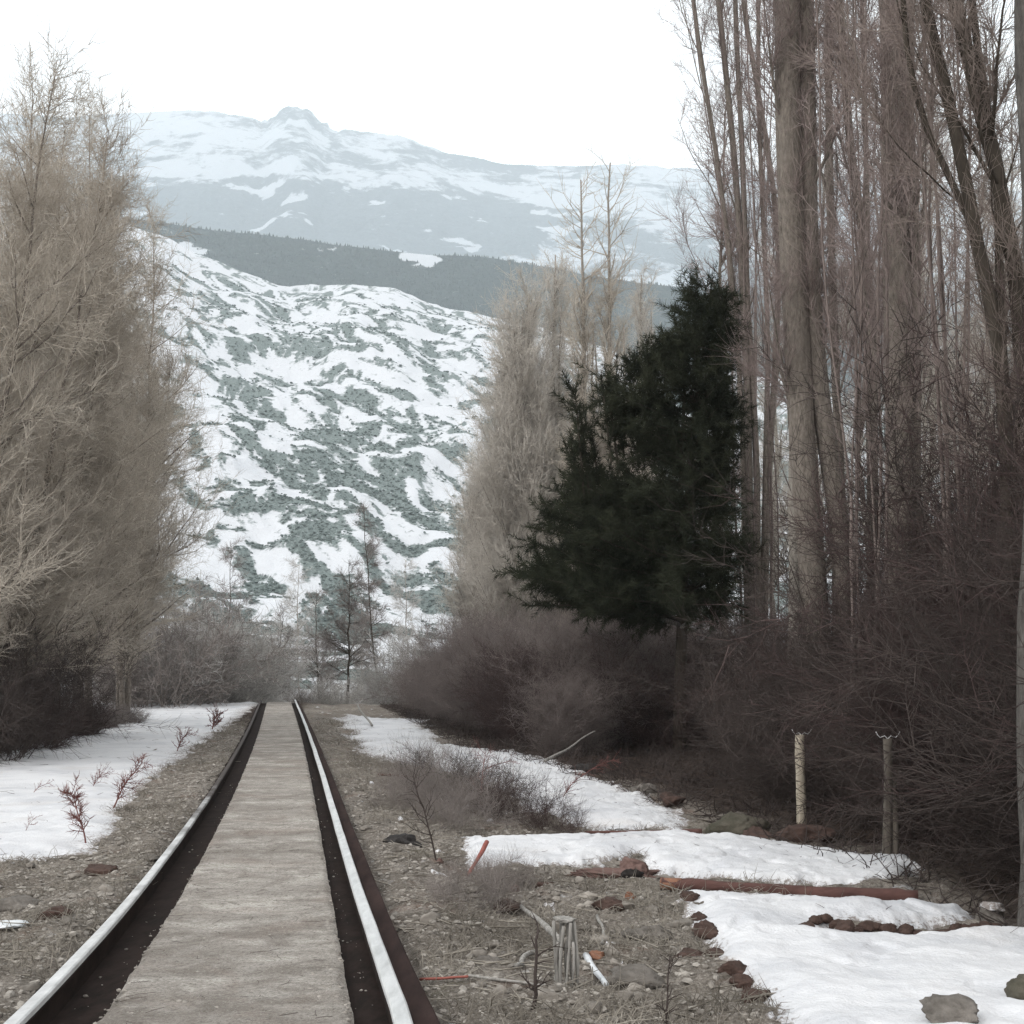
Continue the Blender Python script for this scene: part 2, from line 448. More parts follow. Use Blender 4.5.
TOP = np.maximum(GZ, SZ)
def surf(x, y):
    i = np.clip(np.searchsorted(gy, y), 0, len(gy) - 1); j = np.clip(np.searchsorted(gx, x), 0, len(gx) - 1)
    return TOP[i, j]
def GP(px, py, dz=0.0):
    x, y = G(px, py)
    return np.array([x, y, float(surf(x, y)) + dz])

# ------------------------------------------------------------------ track
ty = np.concatenate([np.arange(-6, 4, 0.5), np.geomspace(4, 49.8, 260)])
tx, tz, td = track_x(ty), track_z(ty), track_dir(ty)
tn = np.stack([td[:, 1], -td[:, 0]], -1)          # to the right
def sweep(profile, mb, closed=True, jit=None, i0=0, i1=None):
    """profile: list of (lateral, height) swept along the track"""
    pr = np.array(profile); i1 = i1 or len(ty)
    idx = np.arange(i0, i1)
    lat = pr[None, :, 0]; hh = pr[None, :, 1]
    if jit is not None:
        lat = lat + jit[0][idx][:, None]; hh = hh + jit[1][idx][:, None]
    Pt = np.stack([tx[idx][:, None] + tn[idx, 0][:, None] * lat, ty[idx][:, None] + tn[idx, 1][:, None] * lat, tz[idx][:, None] + hh], -1)
    n, k = Pt.shape[:2]
    i = np.arange(n - 1)[:, None] * k; j = np.arange(k)[None]; j2 = (j + 1) % k
    qd = np.stack([i + j, i + j2, i + k + j2, i + k + j], -1).reshape(-1, 4)
    caps = [np.arange(k)[None], ((n - 1) * k + np.arange(k))[None, ::-1]]
    mb.add(Pt.reshape(-1, 3), [qd] + caps)
# slab: crosswise subdivided so that its edges and top can be worn
mb = MB()
la = np.linspace(-0.54, 0.54, 61)
iy = np.where(ty > -7)[0]
sy = np.concatenate([np.arange(-6, 4, 0.25), np.geomspace(4, 49.9, 900)])
sx, sz, sd = track_x(sy), track_z(sy), track_dir(sy)
sn = np.stack([sd[:, 1], -sd[:, 0]], -1)
LA, SYY = np.meshgrid(la, sy)
wear = 0.007 * (fbm(LA * 5, SYY * 5, 5, 5) - 0.5) * smooth(25, 8, SYY) - 0.022 * smooth(0.50, 0.55, np.abs(LA) + 0.05 * (fbm(LA * 0 + 3, SYY * 5, 3, 8) - 0.5))
gap = np.minimum.reduce([np.abs(SYY - g) for g in (2.0, 31.6)]); wear = wear - 0.03 * (gap < 0.03) * 1.0
edge = 1 + 0.03 * (fbm(np.sign(LA) * 7 + 20, SYY * 4, 4, 15) - 0.5)
Vt = np.stack([sx[:, None] + sn[:, :1] * LA * edge, sy[:, None] + sn[:, 1:] * LA * edge, sz[:, None] + wear], -1)
Vb = Vt.copy(); Vb[..., 2] = sz[:, None] - 0.25
ny, nx = LA.shape
mb.add(Vt.reshape(-1, 3), [grid_faces(ny, nx)])
for col, flip in ((0, 1), (nx - 1, 0)):
    s_ = np.concatenate([Vt[:, col], Vb[:, col]]); i = np.arange(ny - 1)
    f = np.stack([i, i + 1, i + ny + 1, i + ny], -1)
    mb.add(s_, [f if flip == 0 else f[:, ::-1]])
for row, flip in ((0, 0), (ny - 1, 1)):
    s_ = np.concatenate([Vt[row], Vb[row]]); i = np.arange(nx - 1)
    mb.add(s_, [np.stack([i, i + 1, i + nx + 1, i + nx], -1)])
tag(mb.build('track_bed', M['slab']), kind='structure')

RC = {-1: -0.79, 1: 0.71}          # rail centres
def jit(seed, a=0.006):
    return (a * (fbm(ty * 0.5, ty * 0 + seed, 3, seed) - 0.5) * 2, 0.4 * a * (fbm(ty * 0.7, ty * 0 + seed, 3, seed + 3) - 0.5))
for sgn, lab in ((-1, 'long dark rail on the left of the slab, beside the muddy verge'), (1, 'long dark rail on the right of the slab, with a pale frosted top')):
    c = RC[sgn]; j = jit(21 + sgn)
    root = tag(empty('rail'), lab, 'rail', 'rails of the track')
    hw = 0.036 if sgn > 0 else 0.031
    h = MB(); sweep([(c - hw, 0.075), (c - hw, 0.098), (c - hw + 0.008, 0.104), (c + hw - 0.008, 0.104), (c + hw, 0.098), (c + hw, 0.075)], h, jit=j)
    h.build('rail_head', M['steel'] if sgn > 0 else M['steel_patchy'], root, False)
    w = MB(); sweep([(c - 0.07, -0.10), (c - 0.07, -0.085), (c - 0.012, -0.06), (c - 0.012, 0.05), (c - hw - 0.004, 0.060), (c - hw - 0.004, 0.0755),
                     (c + hw + 0.004, 0.0755), (c + hw + 0.004, 0.060), (c + 0.012, 0.05), (c + 0.012, -0.06), (c + 0.07, -0.085), (c + 0.07, -0.10)], w, jit=j)
    w.build('rail_web', M['rust'], root, False)
# dark trough fill between slab and rails, timber baulk outside the right rail
mb = MB(); sweep([(-0.94, -0.2), (-0.94, -0.06), (-0.5, -0.055), (-0.5, -0.2)], mb)
sweep([(0.5, -0.2), (0.5, -0.055), (0.76, -0.06), (0.76, -0.2)], mb)
tag(mb.build('rail_trough', M['rust'], None, False), 'near-black trough floor under both rails beside the slab', 'trough', kind='structure')  # floor takes the same near-black as the rail sides
mb = MB(); sweep([(0.765, -0.15), (0.765, 0.028), (0.775, 0.033), (0.865, 0.03), (0.878, 0.022), (0.878, -0.15)], mb, jit=jit(40, 0.008))
tag(mb.build('timber_baulk', M['baulk'], None, False), 'long dark brown timber lying along the outside of the right rail', 'timber')

# ------------------------------------------------------------------ branch generators
def spawn(P, R, count, r, t=(0.2, 1.0), L=(0.3, 0.6), ang=(25, 50), up=0.3, n=4, wob=0.15, rf=0.6, rmin=0.002, rmax=1.0, taper=None, rel=True, droop=0.0, tp=1.0):
    b, m = P.shape[:2]
    seg = np.linalg.norm(np.diff(P, axis=1), axis=-1).sum(1)
    idx = r.choice(b, count, p=seg / seg.sum())
    tt = t[0] + (t[1] - t[0]) * r.rand(count) ** tp
    f = tt * (m - 1); i0 = np.minimum(f.astype(int), m - 2); fr = (f - i0)[:, None]
    p0 = P[idx, i0] * (1 - fr) + P[idx, i0 + 1] * fr
    r0 = R[idx, i0] * (1 - fr[:, 0]) + R[idx, i0 + 1] * fr[:, 0]
    tan = norm(P[idx, i0 + 1] - P[idx, i0])
    perp = norm(np.cross(tan, r.randn(count, 3)))
    a = np.radians(ang[0] + (ang[1] - ang[0]) * r.rand(count))[:, None]
    d = np.cos(a) * tan + np.sin(a) * perp
    ln = L[0] + (L[1] - L[0]) * r.rand(count)
    if rel: ln = ln * seg[idx]
    if taper is not None: ln = ln * taper(tt)
    Q = np.empty((count, n, 3)); Q[:, 0] = p0
    for j in range(1, n):
        Q[:, j] = Q[:, j - 1] + d * (ln / (n - 1))[:, None]
        d = norm(d + np.array([0, 0, up - droop * j / n]) / (n - 1) + wob * r.randn(count, 3))
    rb = np.clip(r0 * rf, rmin, rmax)
    RR = rb[:, None] * np.linspace(1, 0.25, n)[None]
    return Q, np.maximum(RR, 0.0011)

def stems(pts_list, r0, r1, n=14, wob=0.0, r=None):
    """list of control polylines -> resampled arrays"""
    out, rad = [], []
    for k, pts in enumerate(pts_list):
        p = np.array(pts, float); s = np.concatenate([[0], np.cumsum(np.linalg.norm(np.diff(p, axis=0), axis=1))])
        u = np.linspace(0, 1, n) * s[-1]
        # smooth by cubic through control points (polyfit per axis when enough points)
        q = np.stack([np.interp(u, s, p[:, i]) for i in range(3)], -1)
        for _ in range(2): q[1:-1] = 0.25 * q[:-2] + 0.5 * q[1:-1] + 0.25 * q[2:]
        if wob and r is not None:
            w = np.cumsum(r.randn(n, 3) * wob, 0); w -= np.linspace(0, 1, n)[:, None] * w[-1] * 0.6; w[:, 2] *= 0.2; w[0] = 0
            q = q + w
        a = r0[k] if hasattr(r0, '__len__') else r0; b = r1[k] if hasattr(r1, '__len__') else r1
        out.append(q); rad.append(a + (b - a) * np.linspace(0, 1, n) ** 0.8)
    return np.array(out), np.array(rad)

def tree_object(name, loc, tp, tr, levels, bark_m, twig_m, k=8, limb_m=None):
    root = empty(name, loc)
    mb = MB(); mb.tubes(tp, tr, k, True); mb.tubes(*levels[0], 5); mb.build('trunk', bark_m, root)
    mb = MB()
    for i, (P, R) in enumerate(levels[1:], 1): mb.tubes(P, R, 5 if (i == 0 and len(P) < 400) else 3)
    mb.build('crown', twig_m, root)
    return root

# ---- twiggy broad trees of the left bank
def bank_tree(seed, H, spread, nst=4, tw=30000, lean=0.0, bark_m='bark_pop', twig_m='twig_tan', r0=0.11, low=0.12, fine=0.0055, bare=0.0, loc=(0, 0, 0), name='bare_tree', sx=1.0):
    r = rs(seed); ctr = []; r0s = []
    for i in range(nst):
        a = r.rand() * 6.28; e = spread * (0.15 + 0.45 * r.rand()) * (0.5 if i == 0 else 1)
        hh = H * (1 if i == 0 else 0.72 + 0.25 * r.rand())
        dx, dy = math.cos(a) * e * sx + lean * hh, math.sin(a) * e * 0.7
        ctr.append([(0.12 * math.cos(a), 0.12 * math.sin(a), -0.3), (dx * 0.25, dy * 0.25, hh * 0.3), (dx * 0.7, dy * 0.7, hh * 0.68), (dx, dy, hh)])
        r0s.append(r0 * (1 if i == 0 else 0.55 + 0.4 * r.rand()))
    tp, tr = stems(ctr, r0s, 0.008, 16, 0.05, r)
    prof = lambda t: np.clip(1.25 * np.sin(np.pi * np.clip(t, 0, 1) ** 0.75) + 0.25, 0.2, 1.4)
    l1 = spawn(tp, tr, 34 * nst, r, (low, 0.97), (0.10 * spread, 0.42 * spread), (28, 62), 0.55, 6, 0.12, 0.55, 0.008, 0.05, prof, rel=False)
    l2 = spawn(*l1, 420 * nst, r, (0.15, 1), (0.3, 0.75), (20, 55), 0.5, 5, 0.16, 0.6, 0.005, 0.02)
    l2b = spawn(tp, tr, 160 * nst, r, (low, 1.0), (0.4, 1.3), (20, 55), 0.6, 5, 0.14, 0.3, 0.005, 0.012, rel=False)
    al = (np.concatenate([l2[0], l2b[0]]), np.concatenate([l2[1], l2b[1]]))
    l3 = spawn(*al, int(tw * 1.5), r, (0.05, 1), (0.15, 0.6), (15, 75), 0.3, 4, 0.30, 0.7, fine * .9, fine * 1.4, rel=False)
    return tree_object(name, loc, tp, tr, [l1, al, l3], M[bark_m], M[twig_m])

def ground_at(px, py):
    p = GP(px, py); return p
LEFT = [  # base px, base py, top py, spread, seed, lean
    (-70, 768, 40, 5.5, 1, 0.0, 'tall tan bare tree cut off by the left edge of the photo'),
    (6, 752, 70, 5.0, 2, 0.0, 'tall bare tree whose thin leader rises highest above the left bank'),
    (48, 742, 120, 5.0, 3, 0.02, 'bare tan tree behind the dark bush on the left snow bank'),
    (88, 731, 125, 5.2, 4, 0.0, 'bare tan tree with forked dark stems standing on the left snow edge'),
    (122, 722, 215, 5.6, 5, 0.015, 'rightmost bare tree of the left bank, its dark trunk leaning over the snow'),
]
for (bx, by, ty_, sp, sd_, ln, lab) in LEFT:
    p = ground_at(bx, by); H = (by - ty_) / F * p[1]
    t = bank_tree(sd_ * 11, H, sp, 4, 26000, ln, 'bark_pop', 'twig_tan', 0.12, loc=p, sx=1.0 if bx < 40 else 0.4)
    tag(t, lab, 'tree', 'bare trees on the left bank')
# second row behind
for k, (bx, d, ty_, sp, lab) in enumerate([(-150, 30, 20, 6, 'bare tree outside the crowd at the extreme left behind the snow bank'),
        (20, 44, 150, 7, 'pale grey bare tree rising behind the left bank trees beside the tall leader'),
        (76, 50, 190, 7.0, 'pale grey bare tree behind the forked tree on the left bank'),
        (104, 56, 320, 9.0, 'low spreading grey bare tree behind the leaning one on the left bank')]):
    x = (bx - 512) / F * d; z = float(ground_z(x, d)); H = (HZ - ty_) / F * d + CH - z
    t = bank_tree(300 + k * 7, H, sp, 4, 26000, 0.02, 'bark_pale', 'twig_grey' if k in (1, 2) else 'twig_tan', 0.13, 0.08, 0.008, loc=(x, d, z), sx=0.35)
    tag(t, lab, 'tree', 'bare trees behind the left bank')

# ---- bushes
def bush_mesh(seed, H, W, nst=60, tw=7000, fine=0.005, upright=0.6, n2=900, sr=0.012):
    r = rs(seed)
    a = r.rand(nst) * 6.283; e = np.sqrt(r.rand(nst)) * W * 0.32
    base = np.stack([np.cos(a) * e, np.sin(a) * e, np.full(nst, -0.15)], -1)
    out = np.stack([np.cos(a), np.sin(a), np.zeros(nst)], -1) * ((1 - upright) * (0.3 + r.rand(nst)))[:, None]
    d = norm(out + np.array([0, 0, 0.8]) + 0.22 * r.randn(nst, 3))
    ln = H * (0.6 + 0.5 * r.rand(nst)); n = 7
    Q = np.empty((nst, n, 3)); Q[:, 0] = base
    for j in range(1, n):
        Q[:, j] = Q[:, j - 1] + d * (ln / (n - 1))[:, None]
        d = norm(d + 0.12 * r.randn(nst, 3) + np.array([0, 0, 0.03]))
    R = sr * (1 + r.rand(nst))[:, None] * np.linspace(1, 0.25, n)[None]
    l2 = spawn(Q, R, n2, r, (0.08, 1), (0.16, 0.5), (25, 75), 0.35, 5, 0.2, 0.6, min(0.004, sr * .7), 0.009)
    l3 = spawn(*l2, tw, r, (0.05, 1), (0.15, 0.55), (20, 65), 0.25, 4, 0.22, 0.7, fine * 0.8, fine * 1.4, rel=False)
    mb = MB()
    for P_, R_ in ((Q, R), l2, l3): mb.tubes(P_, R_, 3)
    return mesh_from('bush', np.concatenate(mb.V), [np.concatenate(v) for v in mb.F.values()])
def bush(mesh_key, mat, loc, s, rz, label, group, cat='bush', name='bare_bush', sz=None):
    key = (mesh_key, mat)
    if key not in BM:
        me = BASE[mesh_key].copy() if mesh_key in USED else BASE[mesh_key]
        USED.add(mesh_key); me.materials.clear(); me.materials.append(M[mat]); BM[key] = me
    o = link(name, BM[key], None)
    o.location = loc; o.rotation_euler = (0, 0, rz); o.scale = (s, s, sz or s)
    return tag(o, label, cat, group)
BM, USED = {}, set()
BASE = {'a': bush_mesh(1, 3.0, 3.4, 90, 17000, 0.0042, n2=1300, sr=0.007), 'b': bush_mesh(2, 2.6, 3.8, 100, 17000, 0.0042, 0.45, 1300, 0.007), 'c': bush_mesh(3, 3.4, 2.8, 80, 17000, 0.0042, 0.8, 1300, 0.007),
        'low': bush_mesh(4, 1.0, 2.4, 90, 5000, 0.004, 0.4), 'sparse': bush_mesh(5, 0.75, 1.6, 34, 1500, 0.0028, 0.40, 260, 0.0035),
        'far': bush_mesh(6, 3.0, 4.2, 80, 8000, 0.010, 0.4, 1200)}
rb = rs(99)
# thicket on the right, along the fence line parallel to the track
def edge_x_(y): return np.interp(y, [5, 7, 9.5, 14, 18, 25.6, 33, 42, 52], [4.0, 3.35, 3.05, 2.25, 1.2, -1.35, -2.9, -4.9, -7])
TH = 'bushes of the right thicket'
rows = [(1.75, 1.3, 0.72), (3.1, 1.7, 0.95), (4.9, 2.0, 1.08), (7.2, 2.6, 1.15)]
for ri, (off, stp, sc) in enumerate(rows):
    y = 5.6 + 0.4 * ri
    while y < (47 if ri < 2 else 40):
        x = edge_x(y) + off + rb.uniform(-0.3, 0.3) + (0.25 * y / 20)
        yy = y + rb.uniform(-0.4, 0.4)
        mk_ = 'abc'[rb.randint(3)]
        mt = ['brush_dark', 'brush_dark', 'brush_red'][rb.randint(3)] if yy < 21 else ['brush_mauve', 'brush_grey', 'brush_mauve'][rb.randint(3)] if yy > 30 else ['brush_mauve', 'brush_mauve', 'brush_red'][rb.randint(3)]
        if ri >= 2 and yy < 14: mt = 'brush_red' if rb.rand() < 0.6 else 'brush_dark'
        if ri == 0 and yy < 13: x += 0.45
        s = sc * rb.uniform(0.85, 1.12)
        if 15 < yy < 25.2 and abs(x - 0.152 * yy) < (2.0 if ri < 2 else 1.5):
            y += stp * 0.7; continue
        if ri == 0 and 12.6 < yy <= 15.2: y += stp; continue
        if yy < 19 and ri >= 1: s *= (1.15, 1.4, 1.5)[ri - 1]
        if 14.5 < yy < 24.5 and ri < 3: s *= (0.72, 0.70, 0.80)[ri]
        if 24.5 < yy < 32: s *= 0.88
        reg = 'below the tall poplars' if yy < 15 else ('near the dark pine' if yy < 30 else 'by the track end')
        col = {'brush_dark': 'dark brown', 'brush_grey': 'grey brown', 'brush_red': 'reddish brown', 'brush_mauve': 'mauve brown'}[mt]
        row = ['in the front row', 'in the second row', 'deep in the thicket', 'at the back of the thicket'][ri]
        bush(mk_, mt, (x, yy, float(ground_z(x, yy)) - 0.05), s, rb.rand() * 6.28, f'{col} leafless bush {row} {reg}', f'{col} thicket bushes {row} {reg}')
        y += stp * (1 + 0.012 * y)
# left bank bushes
for k, (px, py, key, mt, s, lab) in enumerate([
        (-40, 762, 'b', 'brush_dark', 1.05, 'dark bush at the left edge standing on the snow bank'),
        (18, 742, 'a', 'brush_dark', 0.95, 'dark brown bush in front of the tall bare trees on the left bank'),
        (60, 737, 'low', 'brush_red', 1.0, 'low reddish brush at the foot of the left bank trees, beside the dark bush'),
        (95, 729, 'low', 'brush_grey', 0.65, 'low grey brush at the foot of the forked bare tree'),
        (122, 724, 'low', 'brush_grey', 0.6, 'low grey brush round the leaning trunk on the left bank'),
        (-5, 750, 'low', 'brush_red', 1.3, 'low reddish brush in front of the tall bare tree with the thin leader')]):
    p = GP(px, py, -0.03)
    bush(key, mt, p, s, k * 1.3, lab, 'bushes on the left bank')
# bushes and trees past the end of the track
for k, (px, d, s, mt, lab) in enumerate([  # pale twig colour by the slab end and left snow stands in for mist
        (158, 47, 1.5, 'brush_grey', 'dark grey bush right of the leaning tree trunk, at the back of the left snow'),
        (188, 50, 1.4, 'brush_pale', 'grey brown bush second from the leaning trunk behind the left snow'),
        (218, 53, 1.2, 'brush_pale', 'pale grey bush behind the far corner of the left snow'),
        (247, 56, 0.7, 'brush_pale', 'misty grey bush just left of the end of the slab'),
        (280, 60, 0.35, 'brush_pale', 'low misty bush directly past the end of the slab'),
        (308, 56, 0.4, 'brush_grey', 'low grey bush right behind the end of the right rail'),
        (335, 52, 0.55, 'brush_pale', 'pale bush beyond the right rail beside the thicket'),
        (200, 66, 2.0, 'brush_pale', 'tall grey bush in the back behind the left snow'),
        (165, 62, 2.1, 'brush_pale', 'tall pale bush behind the dark bush by the leaning trunk'),
        (390, 58, 0.9, 'brush_pale', 'pale grey bush behind the thicket left of the tan poplars'),
        (430, 60, 1.5, 'brush_pale', 'tall pale bush behind the thicket next to the tan poplars'),
        (262, 74, 0.75, 'brush_pale', 'frosty pale bush at the foot of the hill above the end of the slab'),
        (300, 78, 0.80, 'brush_pale', 'frosty pale bush at the hill foot above the right rail end'),
        (336, 74, 0.85, 'brush_pale', 'frosty pale bush at the hill foot behind the slender grey tree'),
        (370, 82, 1.00, 'brush_pale', 'frosty pale bush at the hill foot below the thin leaning tree'),
        (405, 78, 0.95, 'brush_pale', 'frosty pale bush at the hill foot nearest the poplars')]):
    x = (px - 512) / F * d
    bush('far', mt, (x, d, float(ground_z(x, d))), s, k * 2.1, lab, 'bushes past the end of the track')

def slim_tree(seed, H, spread, loc, lean=(0, 0), bark_m='bark_dark', twig_m='brush_grey', r0=0.1, nl=26, tw=1500, low=0.25, fine=0.010, up=0.1, name='bare_tree', ang=(40, 80)):
    r = rs(seed)
    tp, tr = stems([[(0, 0, -0.3), (lean[0] * .3, lean[1] * .3, H * .35), (lean[0] * .7, lean[1] * .7, H * .7), (lean[0], lean[1], H)]], r0, 0.012, 14, 0.05 * H / 8, r)
    l1 = spawn(tp, tr, nl, r, (low, 0.98), (0.5 * spread, 1.0 * spread), ang, up, 6, 0.16, 0.55, 0.015, 0.05, lambda t: np.clip(1.3 - t, 0.25, 1), rel=False)
    l2 = spawn(*l1, nl * 9, r, (0.15, 1), (0.2, 0.55), (25, 65), up, 5, 0.2, 0.6, 0.009, 0.02)
    l3 = spawn(*l2, tw, r, (0.1, 1), (0.25, 0.7), (20, 60), up, 4, 0.2, 0.7, fine * 0.8, fine, rel=False)
    return tree_object(name, loc, tp, tr, [l1, l2, l3], M[bark_m], M[twig_m], 6)
for k, (px, d, top, sp, lx, bm, tm, nl, tw, lab) in enumerate([
        (384, 66, 505, 2.0, -1.2, 'bark_dark', 'brush_grey', 22, 900, 'thin dark tree leaning left in front of the snowy hillside, left of the tan poplars'),
        (346, 56, 560, 2.0, 0.1, 'bark_dark', 'brush_grey', 24, 900, 'slender grey tree with level branches just right of the track end'),
        (318, 70, 590, 2.4, 0.0, 'bark_dark', 'brush_grey', 24, 900, 'small bare tree past the end of the right rail against the snow'),
        (272, 64, 612, 2.2, 0.5, 'bark_dark', 'brush_grey', 20, 900, 'small dark bare tree above the end of the slab'),
        (228, 80, 540, 3.0, 0.0, 'bark_dark', 'brush_grey', 26, 1400, 'umbrella shaped bare tree against the snow above the left bushes'),
        (300, 86, 560, 3.2, 0.0, 'bark_pale', 'brush_pale', 26, 1400, 'pale bare tree farthest off in the middle against the hillside'),
        (196, 74, 570, 2.6, 0.4, 'bark_pale', 'brush_grey', 22, 1000, 'grey bare tree beside the left bank crowns against the hillside'),
        (410, 84, 560, 2.6, -.3, 'bark_pale', 'brush_pale', 22, 1200, 'pale bare tree at the left side of the tan poplars'),
        (362, 95, 560, 3.0, 0.0, 'bark_pale', 'brush_grey', 24, 1200, 'faint bare tree behind the slender one by the track end')]):
    x = (px - 512) / F * d; z = float(ground_z(x, d)); H = (HZ - top) / F * d + CH - z
    t = slim_tree(500 + k, H, sp, (x, d, z), (lx, 0), bm, tm, 0.09, int(nl * 1.6), tw * 3)
    tag(t, lab, 'tree', 'bare trees past the end of the track')

# ---- columnar poplars in the middle
def poplar(seed, H, W, loc, nst=3, tw=9000, bark_m='bark_pale', twig_m='twig_grey', r0=0.2, fine=0.012, low=0.04, crown_top=1.0, bare_top=0, name='poplar_tree', nl=90):
    r = rs(seed); ctr, r0s = [], []
    for i in range(nst):
        a = r.rand() * 6.28; e = W * 0.22 * (i > 0)
        hh = H * (1 if i == 0 else crown_top * (0.85 + 0.15 * r.rand()))
        ctr.append([(e * .3 * math.cos(a), e * .3 * math.sin(a), -0.3), (e * math.cos(a), e * math.sin(a), hh * .3), (e * 1.2 * math.cos(a), e * 1.2 * math.sin(a), hh)])
        r0s.append(r0 * (1 if i == 0 else 0.6))
    tp, tr = stems(ctr, r0s, 0.03, 16, 0.05, r)
    th = crown_top
    l1 = spawn(tp, tr, nl * nst, r, (low, 0.96 * th), (W * 0.8, W * 2.0), (12, 30), 0.35, 6, 0.07, 0.4, 0.012, 0.05, lambda t: np.clip(1.15 - 0.75 * t / th, 0.3, 1), rel=False)
    l2 = spawn(*l1, tw // 6, r, (0.1, 1), (0.2, 0.5), (15, 50), 0.4, 5, 0.20, 0.6, 0.009, 0.02)
    l3 = spawn(*l2, int(tw * 1.3), r, (0.05, 1), (0.2, 0.7), (15, 75), 0.25, 4, 0.32, 0.7, fine * .7, fine, rel=False)
    lv = [l1, l2, l3]
    if bare_top:
        lv.append(spawn(tp[:1], tr[:1], bare_top, r, (th * 0.95, 0.99), (0.7, 2.6), (35, 65), 0.6, 6, 0.2, 0.5, 0.02, 0.05, rel=False))
        lv.append(spawn(*lv[-1], bare_top * 5, r, (0.2, 1), (0.2, 0.5), (25, 50), 0.4, 4, 0.2, 0.6, 0.012, 0.02))
    return tree_object(name, loc, tp, tr, lv, M[bark_m], M[twig_m], 8)
for k, (px, d, top, W, ct, bt, tw, bm, tm, lab) in enumerate([
        (508, 50, 350, 2.3, 1.0, 0, 22000, 'bark_pale', 'twig_grey', 'lowest pale poplar at the left edge of the tan poplar clump'),
        (530, 49, 292, 2.8, 1.0, 0, 34000, 'bark_pale', 'twig_grey', 'dense pale grey poplar second from the left in the tan clump'),
        (556, 51, 255, 2.0, 1.0, 0, 26000, 'bark_pale', 'twig_grey', 'pale poplar with a blunt top just left of the bare topped poplars'),
        (581, 47, 180, 2.1, 0.80, 34, 26000, 'bark_pale', 'twig_tan', 'tall poplar with bare forked top, left one of the pair behind the pine'),
        (614, 47, 163, 2.0, 0.78, 30, 26000, 'bark_pale', 'twig_tan', 'tallest poplar of the clump with a thin straight bare top behind the pine'),
        (642, 54, 275, 2.0, 1.0, 0, 20000, 'bark_pale', 'twig_grey', 'thin pale poplar between the bare topped pair and the pine tip'),
        (486, 54, 460, 2.2, 1.0, 0, 14000, 'bark_pale', 'twig_grey', 'short pale poplar sapling left of the tan clump')]):
    x = (px - 512) / F * d; z = float(ground_z(x, d)) if d < 50 else -0.9
    z = float(ground_z(x, d)); H = (HZ - top) / F * d + CH - z
    t = poplar(700 + k, H, W, (x, d, z), 3, tw, bm, tm, 0.22, 0.012, 0.04, ct, bt)
    tag(t, lab, 'tree', 'tan poplars behind the pine')

# ---- big trees on the right
def px_path(pts, d, base):
    return [P3(a, b, d + (c[0] if c else 0)) - base for a, b, *c in pts]
def big_tree(seed, d, basepx, paths, radii, lab, bark_m='bark_pop', twig_m='twig_red', nb=40, tw=5000, up=0.9, fine=0.0055, low=0.3, name='poplar_tree', ang=(10, 35), L=(1.2, 4.0), ends=None, k=10):
    r = rs(seed)
    x = (basepx - 512) / F * d; base = np.array([x, d, float(ground_z(x, d))])
    ctr = [px_path(p, d, base) for p in paths]
    for c in ctr:
        if c[0][2] < 1.0: c.insert(0, np.array([c[0][0], c[0][1], -0.3]))
    tp, tr = stems(ctr, radii, ends or [q * 0.45 for q in radii], 22, 0.012, r)
    l1 = spawn(tp, tr, nb, r, (low, 0.98), L, ang, up, 8, 0.09, 0.30, 0.010, 0.034, rel=False)
    l2 = spawn(*l1, nb * 9, r, (0.12, 1), (0.15, 0.5), (15, 45), 0.45, 6, 0.14, 0.6, 0.006, 0.016)
    l2b = spawn(tp, tr, nb * 3, r, (low, 1), (0.5, 1.6), (20, 60), 0.5, 6, 0.16, 0.2, 0.006, 0.012, rel=False)
    al = (np.concatenate([l2[0], l2b[0]]), np.concatenate([l2[1], l2b[1]]))
    l3 = spawn(*al, int(tw * 2.2), r, (0.1, 1), (0.2, 0.65), (15, 60), 0.4, 4, 0.2, 0.6, fine * .6, fine * .9, rel=False)
    root = empty(name, base)
    mb = MB(); mb.tubes(tp, tr, k, True); mb.tubes(*l1, 6); mb.build('trunk', M[bark_m], root)
    mb = MB()
    mb.tubes(*al, 3); mb.tubes(*l3, 3); mb.build('crown', M[twig_m], root)
    return tag(root, lab, 'tree', 'tall bare trees on the right')
T = -420   # row above the frame where the tall stems end
big_tree(1, 18, 800, [[(822, 745), (812, 580), (802, 450), (793, 320), (789, 200), (786, 0), (784, T)], [(838, 745), (850, 540), (826, 440), (814, 340), (810, 200), (807, 0), (806, T)]],
         [0.23, 0.19], 'thickest poplar, a double trunk rising just right of the pine', nb=40, tw=6000, low=0.3, ends=[0.20, 0.12], L=(0.9, 2.4))
big_tree(2, 17, 898, [[(902, 750), (900, 500), (897, 330), (894, 150), (892, 0), (890, T)], [(918, 750), (912, 560), (911, 340), (906, 150), (905, 0), (905, T)]],
         [0.25, 0.12], 'straight thick poplar trunk in the middle of the right trees, right of the double trunk', nb=40, tw=6000, ends=[0.17, 0.06])
big_tree(3, 26.5, 752, [[(752, 735), (750, 500), (744, 302), (737, 185), (727, 67), (717, 0), (690, T)], [(748, 735), (742, 400), (730, 242), (717, 168), (703, 84), (690, 0), (650, T)],
                      [(758, 735), (757, 420), (747, 302), (744, 190), (738, 60), (735, 0), (728, T)], [(762, 735), (770, 420), (783, 280), (768, 134), (747, 67), (738, -20), (720, T)],
                      [(756, 735), (764, 500), (766, 330), (760, 200), (757, 60), (755, T)]],
         [0.11, 0.085, 0.095, 0.095, 0.08], 'fan of slender reddish stems leaning left above the pine tip', nb=70, tw=8000, low=0.3, k=6)
big_tree(4, 19.5, 858, [[(872, 740), (874, 420), (871, 302), (861, 208), (848, 134), (838, 0), (822, T)], [(842, 740), (836, 450), (829, 235), (826, 60), (826, T)], [(876, 740), (868, 330), (868, 150), (862, 0), (852, T)]],
         [0.11, 0.10, 0.07], 'slim crooked stems standing between the two thick poplar trunks', nb=50, tw=6000, k=6)
